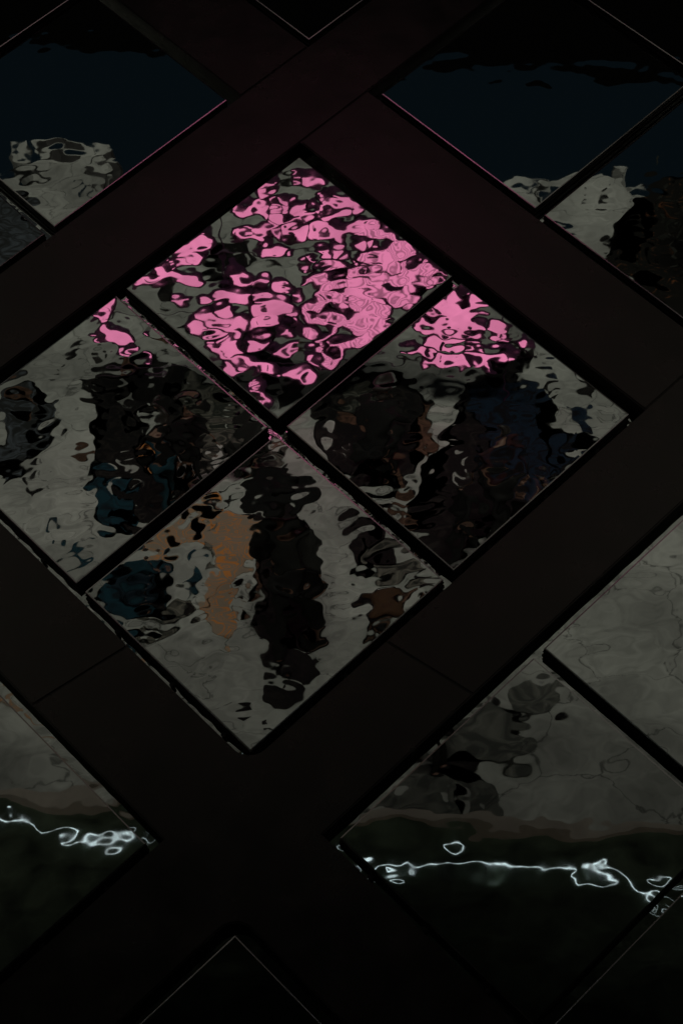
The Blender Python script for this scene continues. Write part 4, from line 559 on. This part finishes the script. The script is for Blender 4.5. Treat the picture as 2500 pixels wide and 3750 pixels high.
-793,706 -780,707 -775,704 -779,697 -784,694 -791,694 -796,698 -798,703
-763,662 -748,665 -727,665 -698,661 -673,640 -654,608 -649,591 -657,581 -669,570 -686,557 -704,561 -724,583 -741,600 -753,613 -762,631 -768,651
-872,630 -853,649 -840,656 -834,652 -833,645 -837,637 -832,632 -818,631 -813,628 -817,621 -831,617 -855,616 -870,617 -878,620
-1093,567 -1082,576 -1064,583 -1038,588 -1018,587 -1002,580 -980,574 -952,568 -949,561 -971,551 -997,538 -1026,525 -1053,523 -1081,529 -1096,540 -1097,555|-1036,558 -1018,552 -1014,546 -1023,540 -1032,544 -1040,556
-945,501 -903,523 -854,532 -802,520 -778,511 -776,511 -783,513 -799,517 -807,514 -809,496 -830,484 -870,490 -911,491 -948,490|-861,523 -841,524 -827,521 -817,515 -824,511 -847,510 -862,513 -868,518
-1272,926 -1246,952 -1218,967 -1190,969 -1161,957 -1132,934 -1095,921 -1051,915 -1028,910 -1021,906 -1023,904 -1034,901 -1044,893 -1055,874 -1067,857 -1081,850 -1101,854 -1128,866 -1161,869 -1198,866 -1227,860 -1248,850 -1263,850 -1272,859 -1273,873 -1265,892 -1267,906 -1279,912
-1345,883 -1315,891 -1294,882 -1285,854 -1293,840 -1319,843 -1339,851 -1353,862 -1360,869 -1359,876
-1523,885 -1504,888 -1487,888 -1472,885 -1452,881 -1430,879 -1418,876 -1415,872 -1424,871 -1446,874 -1460,874 -1465,872 -1475,873 -1490,878 -1506,883 -1524,884
-1265,778 -1249,790 -1231,800 -1212,806 -1200,800 -1197,783 -1196,766 -1198,751 -1209,746 -1231,748 -1245,753 -1252,760 -1260,766 -1268,771
-1364,758 -1344,763 -1322,766 -1299,766 -1292,765 -1301,762 -1299,757 -1288,746 -1273,737 -1255,734 -1228,734 -1193,731 -1172,730 -1168,735 -1159,737 -1146,740 -1128,743 -1106,740 -1095,719 -1088,676 -1105,659 -1147,665 -1161,656 -1145,637 -1140,625 -1143,618 -1156,621 -1180,639 -1206,660 -1232,678 -1253,699 -1269,716 -1281,721 -1293,722 -1304,726 -1317,734 -1336,741 -1361,745 -1374,749 -1375,753
-1431,697 -1409,718 -1385,729 -1358,727 -1342,720 -1336,711 -1340,705 -1357,701 -1372,693 -1385,685 -1371,681 -1335,681 -1307,681 -1284,682 -1251,669 -1207,641 -1199,632 -1226,640 -1262,652 -1302,662 -1333,667 -1361,670 -1389,674 -1415,679 -1432,683 -1439,687
-1322,700 -1314,700 -1312,698 -1315,693 -1319,692 -1325,693 -1328,695 -1327,699
-1326,1318 -1307,1322 -1294,1319 -1286,1310 -1273,1303 -1256,1297 -1247,1283 -1247,1259 -1259,1239 -1285,1224 -1315,1215 -1347,1212 -1368,1207 -1380,1199 -1385,1195 -1383,1193 -1368,1188 -1337,1180 -1321,1166 -1321,1150 -1326,1141 -1337,1135 -1350,1132 -1363,1132 -1371,1141 -1375,1155 -1382,1166 -1392,1174 -1402,1181 -1414,1187 -1430,1192 -1455,1193 -1459,1202 -1441,1219 -1418,1231 -1391,1240 -1373,1255 -1367,1273 -1357,1292 -1343,1308|-1332,1265 -1322,1273 -1310,1274 -1293,1265 -1285,1256 -1284,1246 -1294,1240 -1317,1236 -1330,1241 -1335,1254
-1292,1352 -1276,1354 -1269,1352 -1269,1345 -1276,1340 -1289,1336 -1297,1338 -1299,1346
-1462,1161 -1434,1166 -1412,1168 -1396,1165 -1386,1159 -1384,1151 -1390,1143 -1405,1139 -1423,1139 -1444,1145 -1459,1151 -1470,1157
-1526,1157 -1511,1158 -1509,1157 -1518,1154 -1526,1153 -1531,1155
-1496,1137 -1478,1142 -1476,1141 -1489,1134 -1499,1131 -1503,1134
-1741,1024 -1697,1040 -1648,1052 -1597,1061 -1582,1072 -1602,1085 -1610,1098 -1604,1110 -1588,1120 -1561,1129 -1545,1127 -1541,1114 -1529,1109 -1509,1111 -1491,1101 -1474,1077 -1453,1064 -1428,1060 -1403,1055 -1380,1051 -1360,1043 -1343,1028 -1331,1008 -1326,986 -1334,974 -1355,970 -1374,974 -1392,985 -1409,993 -1426,1000 -1441,1012 -1455,1028 -1473,1037 -1496,1040 -1520,1037 -1545,1032 -1570,1028 -1595,1024 -1629,1018 -1674,1015 -1712,1011 -1739,1004 -1754,1005 -1759,1013|-1654,1034 -1602,1038 -1579,1038 -1582,1036 -1599,1033 -1631,1028 -1657,1027 -1674,1030
-1340,594 -1327,587 -1314,579 -1300,571 -1294,562 -1298,551 -1308,546 -1325,546 -1337,559 -1343,585
-1275,568 -1250,583 -1226,597 -1203,609 -1189,613 -1183,612 -1188,606 -1205,593 -1227,576 -1256,554 -1274,547 -1283,556
-1230,556 -1188,596 -1163,603 -1153,591 -1149,573 -1152,547 -1150,526 -1142,511 -1153,493 -1182,476 -1203,464 -1217,458 -1211,452 -1186,443 -1156,431 -1122,420 -1086,410 -1049,399 -1022,396 -1005,401 -989,395 -974,381 -961,364 -951,344 -955,330 -972,324 -1003,331 -1048,346 -1073,357 -1079,366 -1088,370 -1102,369 -1125,380 -1157,405 -1183,426 -1206,439 -1229,447 -1257,449 -1282,454 -1303,466 -1320,482 -1333,502 -1338,518 -1335,526 -1323,529 -1300,525 -1283,520 -1272,513 -1263,515 -1257,524|-1248,485 -1234,482 -1230,479 -1233,474 -1239,475 -1249,482|-1059,372 -1039,363 -1037,358 -1052,354 -1062,358 -1066,369|-985,361 -977,357 -977,354 -984,350 -988,352 -989,360
-1259,415 -1241,416 -1224,413 -1206,407 -1194,397 -1188,386 -1172,379 -1146,376 -1133,372 -1132,369 -1144,366 -1166,364 -1185,362 -1199,361 -1221,371 -1252,400
-1072,275 -1060,267 -1056,261 -1060,257 -1066,260 -1075,272
-1088,251 -1075,249 -1067,246 -1064,241 -1053,231 -1032,218 -1022,197 -1022,159 -1017,126 -1011,103 -1014,97 -1030,104 -1042,118 -1050,139 -1051,164 -1045,192 -1047,211 -1058,223 -1070,227 -1085,222 -1092,229 -1093,245
-891,316 -873,316 -848,316 -818,317 -790,328 -764,349 -741,363 -719,371 -703,367 -691,346 -688,322 -694,299 -703,280 -714,265 -729,260 -750,261 -769,266 -786,277 -808,284 -836,287 -862,287 -887,285 -899,293 -899,308|-758,329 -735,346 -719,350 -713,344 -716,325 -728,296 -744,283 -763,280 -773,288 -772,309
-940,310 -926,306 -920,297 -923,284 -929,279 -939,282 -945,291 -946,305
-634,470 -623,465 -609,455 -594,441 -588,432 -589,426 -578,424 -552,424 -538,428 -535,436 -534,446 -533,456 -535,463 -541,464 -538,470 -525,480 -507,492 -483,505 -467,511 -460,508 -469,499 -494,486 -511,471 -521,455 -522,439 -517,424 -529,404 -556,385 -577,377 -589,383 -597,391 -603,399 -610,406 -618,411 -624,420 -628,437 -633,454 -637,468
-704,466 -687,461 -678,453 -677,441 -685,437 -701,443 -710,451 -711,463
-698,429 -676,423 -657,413 -642,404 -640,403 -651,408 -669,414 -696,425
51,765 81,775 119,801 152,810 165,819 170,855 181,876 198,880 208,878 215,851 222,799 233,776 245,758 257,749 271,744 289,741 294,758 293,785 296,811 303,836 320,831 345,804 370,794 392,789 407,777 416,763 410,755 387,749 362,733 338,721 315,714 292,706 290,681 303,660 316,651 329,647 342,647 354,653 371,618 384,559 370,551 335,551 306,557 277,566 233,571 181,572 136,584 97,598 61,609 28,612 3,612 -15,615 -33,622 -51,628 -47,633 -21,637 -5,649 1,663 9,669 19,669 25,663 28,645 49,638 88,650 121,663 142,671 151,680 149,694 137,699 114,698 91,699 68,708 50,724 41,743|67,754 82,758 95,750 105,727 104,715 92,711 79,718 66,741|129,648 161,650 181,634 182,608 170,589 145,591 126,602 116,626|257,612 289,617 302,606 296,577 287,571 275,573 261,582 247,601|42,608 68,611 75,609 59,604 46,607 35,607
260,872 273,876 278,871 277,851 270,847 259,862
16,530 45,564 83,576 133,561 190,548 248,531 281,518 278,500 262,486 232,471 196,465 157,466 105,463 46,482 14,506 7,518|106,525 124,538 143,522 162,485 155,473 124,470 106,481 100,506
302,482 335,495 353,494 362,486 352,483 323,476 301,471 289,472
-125,465 -103,469 -90,462 -81,454 -85,455 -103,458 -118,458 -131,461
-57,479 -17,475 16,455 33,434 37,426 31,420 6,417 -36,431 -64,447 -72,460
1,364 23,369 39,376 45,389 61,400 88,406 129,394 181,369 210,364 224,362 242,368 265,387 279,376 288,329 283,321 263,330 247,333 234,330 213,329 185,334 145,336 99,335 54,345 11,353 -7,354 -8,358|122,363 136,361 143,356 141,354 136,354 128,354 122,354 118,359
294,421 321,436 348,439 380,425 427,419 486,420 514,412 520,401 492,383 431,365 393,341 373,324 349,320 325,321 318,320 328,322 332,338 329,373 315,401 291,411
538,410 569,396 581,381 578,369 564,367 540,381 526,400 524,410
374,326 386,327 397,323 409,309 414,299 411,296 400,299 380,308 369,317 368,323
409,587 443,628 463,635 478,623 502,601 534,578 538,562 522,545 504,538 480,537 454,540 427,548 417,553 425,558 418,564 399,567
493,524 520,518 531,509 522,504 509,506 491,514 482,519 479,524
600,497 645,489 660,476 654,453 641,449 614,458 593,473 581,494
444,536 457,534 463,531 462,526 456,527 444,533
-1967,827 -1913,907 -1888,916 -1898,868 -1917,821 -1944,820 -1964,823 -1979,815
-1992,813 -1949,813 -1926,793 -1932,775 -1953,775 -1986,782 -2004,788 -2010,799
-2005,727 -1983,744 -1953,734 -1919,707 -1886,699 -1852,692 -1828,660 -1820,637 -1810,601 -1797,575 -1810,580 -1849,610 -1889,613 -1932,603 -1959,610 -1978,637 -1995,660 -2008,697
-2064,638 -2044,645 -2026,642 -2010,633 -2020,631 -2057,635
-1924,553 -1892,555 -1862,553 -1838,542 -1821,513 -1819,483 -1845,480 -1892,492 -1912,502 -1926,536|-1890,535 -1872,532 -1869,528 -1882,519 -1890,520 -1896,531
-1726,680 -1707,668 -1699,659 -1702,654 -1712,659 -1728,677
-1733,478 -1717,473 -1715,472 -1727,470 -1734,470 -1739,478"""
RINGS = {37, 38, 39, 40, 41, 42, 43, 44, 45, 46, 47, 50, 84, 53, 87, 62}
def chaikin(p, n=2):
    for _ in range(n):
        q = []
        for a, b in zip(p, p[1:] + p[:1]):
            q += [(a[0]*.75 + b[0]*.25, a[1]*.75 + b[1]*.25), (a[0]*.25 + b[0]*.75, a[1]*.25 + b[1]*.75)]
        p = q
    return p
def offset(p, d):
    A = sum(a[0]*b[1] - b[0]*a[1] for a, b in zip(p, p[1:] + p[:1])); sg = 1 if A > 0 else -1
    out = []
    for i in range(len(p)):
        a, b = p[i-1], p[(i+1) % len(p)]; t = Vector((b[0]-a[0], b[1]-a[1]))
        if t.length < 1e-6: out.append(p[i]); continue
        t.normalize(); out.append((p[i][0] + sg * t.y * d, p[i][1] - sg * t.x * d))
    return out
SY = -8.2
pink_sign = thing('light_sculpture', 'wall of bright pink blob-shaped light boxes standing on the quay', 'light sculpture', (-.6, SY, 0))
def plate(pts, y0, y1, name, m, parent):
    bm = bmesh.new()
    a = [bm.verts.new((x + .6, y0 - SY, z)) for x, z in pts]
    f = bm.faces.new(a)
    r = bmesh.ops.extrude_face_region(bm, geom=[f])
    for v in r['geom']:
        if isinstance(v, bmesh.types.BMVert): v.co.y = y1 - SY
    bmesh.ops.recalc_face_normals(bm, faces=bm.faces)
    bmesh.ops.triangulate(bm, faces=bm.faces, ngon_method='EAR_CLIP')
    return obj(name, bm, m, parent)
for k, line in enumerate(PINK.strip().split('\n')):
    polys = [[(float(q.split(',')[0]) / 1000, float(q.split(',')[1]) / 1000) for q in s_.split()] for s_ in line.split('|')]
    face = chaikin(polys[0], 1)
    dy = (k % 5) * .0015
    tr = plate(offset(face, .024), SY - .045 + dy, SY - .012 + dy, 'light_box', M_tray, pink_sign)
    plate(face, SY - .0115 + dy, SY + dy, 'light_face', M_rings if k in RINGS else M_pink, tr)
    for h in polys[1:]: plate(chaikin(h, 1), SY + .004 + dy, SY + .010 + dy, 'mask_plate', M_tray, tr)  # dark plates paint the gaps inside a reflected blob
bm = bmesh.new()
for x in (-1.2, .5): add_tube(bm, (x + .6, -.09, 0), (x + .6, -.09, 1.5), .006)
obj('support_post', bm, M_tray, pink_sign)
bm = bmesh.new()
for z in (.35, .75, 1.15): add_tube(bm, (-1.5, -.075, z), (1.3, -.075, z), .006, n=6)
obj('cross_wire', bm, M_tray, pink_sign)

# ------------------------------------------------------------------ people on the quay
M_skin = mat('skin', (.13,.07,.05), .6); M_hair = mat('dark_hair', (.012,.009,.008), .6)
def cloth(name, c, r=.85): return mat(name, c, r, 0, .15, noise=(18, .3))
M_black = cloth('black_cloth', (.006,.006,.006)); M_char = cloth('charcoal_cloth', (.014,.015,.014)); M_teal = cloth('dark_teal_cloth', (.007,.026,.037)); M_navy = cloth('dark_navy_cloth', (.006,.014,.022))
M_brown = cloth('brown_cloth', (.05,.026,.015))
M_plaid = cloth('plaid_cloth', (.02,.02,.03))
def plaid_nodes(m):
    nt = m.node_tree; p = nt.nodes['Principled BSDF']; N = nt.nodes.new; L = nt.links.new
    tc = N('ShaderNodeTexCoord')
    w1 = N('ShaderNodeTexWave'); w1.inputs['Scale'].default_value = 3.2; w1.bands_direction = 'Z'; w1.inputs['Distortion'].default_value = 1.5
    w2 = N('ShaderNodeTexWave'); w2.inputs['Scale'].default_value = 2.6; w2.bands_direction = 'X'; w2.inputs['Distortion'].default_value = 1.5
    L(tc.outputs['Object'], w1.inputs['Vector']); L(tc.outputs['Object'], w2.inputs['Vector'])
    r1 = N('ShaderNodeValToRGB'); r1.color_ramp.elements[0].color = (.004,.004,.006,1); r1.color_ramp.elements[1].color = (.007,.014,.028,1); r1.color_ramp.elements[0].position = .45
    r2 = N('ShaderNodeValToRGB'); r2.color_ramp.elements[0].color = (.004,.003,.004,1); r2.color_ramp.elements[1].color = (.030,.008,.008,1); r2.color_ramp.elements[0].position = .5
    L(w1.outputs['Fac'], r1.inputs[0]); L(w2.outputs['Fac'], r2.inputs[0])
    a = N('ShaderNodeMixRGB'); a.blend_type = 'ADD'; a.inputs[0].default_value = 1
    L(r1.outputs[0], a.inputs[1]); L(r2.outputs[0], a.inputs[2]); L(a.outputs[0], p.inputs['Base Color'])
plaid_nodes(M_plaid)

def skin_mesh(name, verts, edges, root, m, parent, sub=2):
    me = bpy.data.meshes.new(name); me.from_pydata([v[:3] for v in verts], edges, [])
    o = link(name, me, m, parent)
    md = o.modifiers.new('skin', 'SKIN'); md.use_smooth_shade = True
    for i, v in enumerate(verts):
        s_ = me.skin_vertices[0].data[i]; s_.radius = (v[3], v[4] if len(v) > 4 else v[3]); s_.use_root = (i == root)
    sb = o.modifiers.new('sub', 'SUBSURF'); sb.levels = sub; sb.render_levels = sub
    return o
def person(label, loc, rz, h, top_m, leg_m, pose='walk', hat=False, arm=(0., 0.), group='people standing on the quay'):
    """h: standing height.  pose walk / stand / crouch"""
    t = thing('person', label, 'person', (loc[0], loc[1], 0), group); t.rotation_euler = (0, 0, rz)
    k = h / 1.75
    J = {}
    if pose == 'crouch':
        J.update(pel=(0, .10, .34), sp=(0, .02, .52), ch=(0, -.10, .68), nk=(0, -.18, .84), hd=(0, -.24, .97))
        for s_, n in ((-1, 'l'), (1, 'r')):
            J[n+'hip'] = (.10*s_, .08, .33); J[n+'kn'] = (.17*s_, -.26, .44); J[n+'an'] = (.13*s_, -.02, .09); J[n+'to'] = (.14*s_, -.18, .04)
            J[n+'sh'] = (.19*s_, -.14, .76); J[n+'el'] = (.26*s_, -.24, .54); J[n+'wr'] = (.13*s_, -.42, .47)
    else:
        w = .17 if pose == 'walk' else .03
        J.update(pel=(0, 0, .93), sp=(0, .01, 1.10), ch=(0, .0, 1.30), nk=(0, .0, 1.49), hd=(0, -.02, 1.62))
        for s_, n in ((-1, 'l'), (1, 'r')):
            st = w * s_
            J[n+'hip'] = (.095*s_, 0, .90); J[n+'kn'] = (.11*s_, -st*.6 - .03, .49); J[n+'an'] = (.11*s_, -st, .09); J[n+'to'] = (.12*s_, -st - .17, .035)
            J[n+'sh'] = (.19*s_, .01, 1.42); J[n+'el'] = (.25*s_, st*.5 + .02, 1.14); J[n+'wr'] = (.24*s_ + arm[0 if s_ < 0 else 1], st*.8 - .08, .90)
    V = {a: tuple(c * k for c in b) for a, b in J.items()}
    def vv(n, r, r2=None): return (*V[n], r * k, (r2 or r) * k)
    # body: one continuous skinned surface with fingers
    names = [('pel', .13, .10), ('sp', .115, .09), ('ch', .135, .095), ('nk', .052, .055)]
    verts = [vv(*a) for a in names]; edges = [(0, 1), (1, 2), (2, 3)]
    for n in 'lr':
        i = len(verts); verts += [vv(n+'hip', .085), vv(n+'kn', .055), vv(n+'an', .038), vv(n+'to', .034)]
        edges += [(0, i), (i, i+1), (i+1, i+2), (i+2, i+3)]
        i = len(verts); verts += [vv(n+'sh', .055), vv(n+'el', .04), vv(n+'wr', .026, .022)]
        edges += [(2, i), (i, i+1), (i+1, i+2)]
        wr, el = Vector(V[n+'wr']), Vector(V[n+'el']); d = (wr - el).normalized(); side = d.cross(Vector((1, 0, 0))).normalized()
        pi = len(verts); pc = wr + d * .06 * k; verts.append((*pc, .026 * k, .016 * k)); edges.append((pi - 1, pi))
        for f_ in range(4):
            off = side * ((f_ - 1.5) * .019 * k); b0 = wr + d * .088 * k + off; L_ = (.068, .078, .073, .058)[f_] * k
            cur = Vector((-.012 if n == 'r' else .012, 0, 0))
            q = len(verts); verts += [(*b0, .0095*k), (*(b0 + d*L_*.55), .0085*k), (*(b0 + d*L_ + cur), .007*k)]; edges += [(pi, q), (q, q+1), (q+1, q+2)]
        q = len(verts); b0 = pc - d * .02 * k - side * .036 * k; verts += [(*b0, .011*k), (*(b0 + d*.03*k - side*.016*k), .0095*k), (*(b0 + d*.055*k - side*.018*k), .008*k)]; edges += [(pi, q), (q, q+1), (q+1, q+2)]
    skin_mesh('body', verts, edges, 0, M_skin, t)
    hc = Vector(V['hd'])
    bm = bmesh.new(); add_ball(bm, hc, .1 * k, (.78, .95, 1.18)); add_ball(bm, hc + Vector((0, -.098*k, -.01*k)), .016*k, (.8, 1, 1.4))
    for s_ in (-1, 1): add_ball(bm, hc + Vector((.079*k*s_, 0, -.005*k)), .022*k, (.4, .8, 1.2))
    obj('head', bm, M_skin, t, True)
    bm = bmesh.new(); add_ball(bm, hc + Vector((0, .018*k, .022*k)), .106 * k, (.82, .92, 1.1)); obj('hair', bm, M_hair, t, True)
    bm = bmesh.new()
    for s_ in (-1, 1): add_ball(bm, hc + Vector((.032*k*s_, -.087*k, .012*k)), .010*k)
    obj('eyes', bm, M_black, t, True)
    bm = bmesh.new(); add_ball(bm, hc + Vector((0, -.085*k, -.055*k)), .02*k, (1.2, .5, .3)); obj('mouth', bm, M_brown, t, True)
    if hat:
        bm = bmesh.new(); add_tube(bm, hc + Vector((0, .01, .075))*1, hc + Vector((0, .01, .088)), .175, .165, 28); add_tube(bm, hc + Vector((0, .01, .088)), hc + Vector((0, .01, .175)), .092, .075, 24)
        obj('hat', bm, M_black, t, True)
    # clothes: same joints, a little wider
    v2 = [vv('pel', .155, .12), vv('sp', .145, .115), vv('ch', .16, .12), (*(Vector(V['nk']) - Vector((0, 0, .03*k))), .07*k, .07*k)]; e2 = [(0, 1), (1, 2), (2, 3)]
    for n in 'lr':
        i = len(v2); v2 += [vv(n+'sh', .075), vv(n+'el', .06), (*Vector(V[n+'el']).lerp(Vector(V[n+'wr']), .9), .042*k, .042*k)]; e2 += [(2, i), (i, i+1), (i+1, i+2)]
    skin_mesh('jacket', v2, e2, 0, top_m, t)
    v3 = [vv('pel', .15, .12)]; e3 = []
    for n in 'lr':
        i = len(v3); v3 += [vv(n+'hip', .105), vv(n+'kn', .078), (*Vector(V[n+'kn']).lerp(Vector(V[n+'an']), .93), .062*k, .062*k)]; e3 += [(0, i), (i, i+1), (i+1, i+2)]
    skin_mesh('trousers', v3, e3, 0, leg_m, t)
    for n in 'lr':
        a_, b_ = Vector(V[n+'an']), Vector(V[n+'to']); bm = bmesh.new(); add_ball(bm, a_.lerp(b_, .45) - Vector((0, 0, .018*k)), .05*k, (.95, 2.4, .85)); obj('shoe', bm, M_black, t, True)
    return t
person('person in a brimmed hat walking in dark clothes', (-.70, -5.75), .2, 1.12, M_char, M_black, 'walk', True)
person('person in a blue and red checked shirt', (.42, -6.75), -.4, .85, M_plaid, M_black, 'walk')
person('person in checked shirt turned away beside another', (.62, -6.9), 2.6, .75, M_plaid, M_black, 'crouch')
person('person in black standing close to the checked shirts', (.22, -6.55), .9, .6, M_black, M_black, 'walk')
person('person crouching in black near the pink lights', (-.30, -7.55), .5, .95, M_black, M_black, 'crouch')
person('person in dark teal trousers on the left', (-1.52, -7.15), -.3, .8, M_black, M_teal, 'walk')
person('person in black beside the teal trousers', (-1.38, -7.35), 1.8, .7, M_black, M_black, 'walk')
person('person crouching in charcoal clothes on the left', (-1.10, -7.6), 1.2, .8, M_char, M_char, 'crouch')
person('child in a dark teal coat bending down', (-1.62, -6.3), .9, .65, M_teal, M_navy, 'crouch')
person('person close by in dark green-black clothes', (.02, -4.85), 2.2, .6, M_char, M_char, 'stand')
# brown holdall, dark bin, kiosk, shrub, orange rug
t = thing('holdall', 'slumped brown holdall lying on the paving', 'bag', (-.22, -6.08, 0))
bm = bmesh.new(); add_ball(bm, Vector((0, 0, .10)), .10, (1.5, .9, .92)); obj('bag_body', bm, M_brown, t, True)
bm = bmesh.new()
for k in range(8):
    a, b = math.pi * k / 8, math.pi * (k + 1) / 8; add_tube(bm, (.08*math.cos(a), 0, .17 + .07*math.sin(a)), (.08*math.cos(b), 0, .17 + .07*math.sin(b)), .009)
obj('handle', bm, M_black, t)
t = thing('kiosk', 'small dark glass kiosk with faint blue-grey panes', 'kiosk', (-5.2, -9.9, 0))
bm = bmesh.new(); add_box(bm, (-.55, -.5, 0), (.55, .5, 1.3), .02); obj('kiosk_body', bm, cloth('kiosk_dark', (.012,.013,.014), .5), t)
for k in range(3):
    bm = bmesh.new(); add_box(bm, (-.45 + .32*k, .501, .15), (-.2 + .32*k, .51, 1.1)); obj('window', bm, mat('faint_blue_pane', (.03,.05,.07), .3, emit=(.35,.5,.7), es=.035), t)
bm = bmesh.new(); add_box(bm, (-.6, -.55, 1.3), (.6, .55, 1.34), .01); obj('roof', bm, mat('kiosk_roof', (.055,.06,.065), .6, noise=(8,.5)), t)
random.seed(5)
def shrub(label, loc, w, h, n):
    t = thing('shrub', label, 'shrub', loc)
    bm = bmesh.new()
    for k in range(7):
        a = random.random() * 6.28; add_tube(bm, (0, 0, 0), (math.cos(a)*w*.5, math.sin(a)*w*.5, h * random.uniform(.5, .85)), .02, .006, 6)
    obj('stem', bm, M_brown, t)
    bm = bmesh.new()
    cl = [(random.gauss(0, w*.33), random.gauss(0, w*.33), random.uniform(.2, 1) * h, random.uniform(.1, .24)) for _ in range(26)]
    for k in range(n):
        c = random.choice(cl); p = Vector((random.gauss(c[0], c[3]*.6), random.gauss(c[1], c[3]*.6), abs(random.gauss(c[2], c[3]*.6))))
        a = Vector((random.gauss(0,1), random.gauss(0,1), random.gauss(0,1))).normalized(); b = a.orthogonal().normalized(); s_ = random.uniform(.015, .03)
        vs = [bm.verts.new(p + a*s_*1.6), bm.verts.new(p + b*s_*.7), bm.verts.new(p - a*s_*1.6), bm.verts.new(p - b*s_*.7)]; bm.faces.new(vs)
    obj('foliage', bm, mat('dark_leaves', (.014,.016,.012), .7, noise=(7,.5)), t)
    bm = bmesh.new()
    for k in range(14):
        c = random.choice(cl); add_ball(bm, Vector((c[0]*1.2, c[1]*1.2, c[2] + .05)), .011)
    obj('fairy_lights', bm, mat('warm_bulb', (.5,.3,.2), .5, emit=(1,.45,.2), es=.55), t)
shrub('big dark shrub with small warm fairy lights by the water', (2.15, -9.9, 0), .4, .8, 2600)
shrub('low dark shrub beside the bigger lit one', (2.35, -9.0, 0), .35, .6, 1600)
M_overlay = mat('orange_wavy_rug', (.2,.12,.06), .9)  # wavy orange lines painted to copy a rippled reflection
def overlay_nodes(m):
    nt = m.node_tree; p = nt.nodes['Principled BSDF']; N = nt.nodes.new; L = nt.links.new
    g = N('ShaderNodeNewGeometry'); n = N('ShaderNodeTexNoise'); n.inputs['Scale'].default_value = 2.6; n.inputs['Detail'].default_value = 2
    L(g.outputs['Position'], n.inputs['Vector'])
    mm = N('ShaderNodeMath'); mm.operation = 'MULTIPLY'; mm.inputs[1].default_value = 150; L(n.outputs['Fac'], mm.inputs[0])
    sn = N('ShaderNodeMath'); sn.operation = 'SINE'; L(mm.outputs[0], sn.inputs[0])
    r = N('ShaderNodeValToRGB'); r.color_ramp.elements[0].position = .55; r.color_ramp.elements[0].color = (.225,.18,.135,1); r.color_ramp.elements[1].position = .98; r.color_ramp.elements[1].color = (.50,.19,.04,1)
    L(sn.outputs[0], r.inputs[0]); L(r.outputs[0], p.inputs['Base Color'])
overlay_nodes(M_overlay)
def overlay(label, pts):
    bm = bmesh.new(); bm.faces.new([bm.verts.new((x, y, .012)) for x, y in chaikin(pts, 1)]); r = bmesh.ops.extrude_face_region(bm, geom=bm.faces[:])
    for v in r['geom']:
        if isinstance(v, bmesh.types.BMVert): v.co.z = .002
    bmesh.ops.recalc_face_normals(bm, faces=bm.faces); tag(obj('rug', bm, M_overlay), label, 'rug')
for k, p in enumerate(OVERLAYS): overlay(['irregular rug with thin orange wavy stripes', 'smaller orange striped mat on the far left', 'small orange scrap of rug beside the standing people', 'orange scrap of rug at the upper corner of the big rug'][k], p)
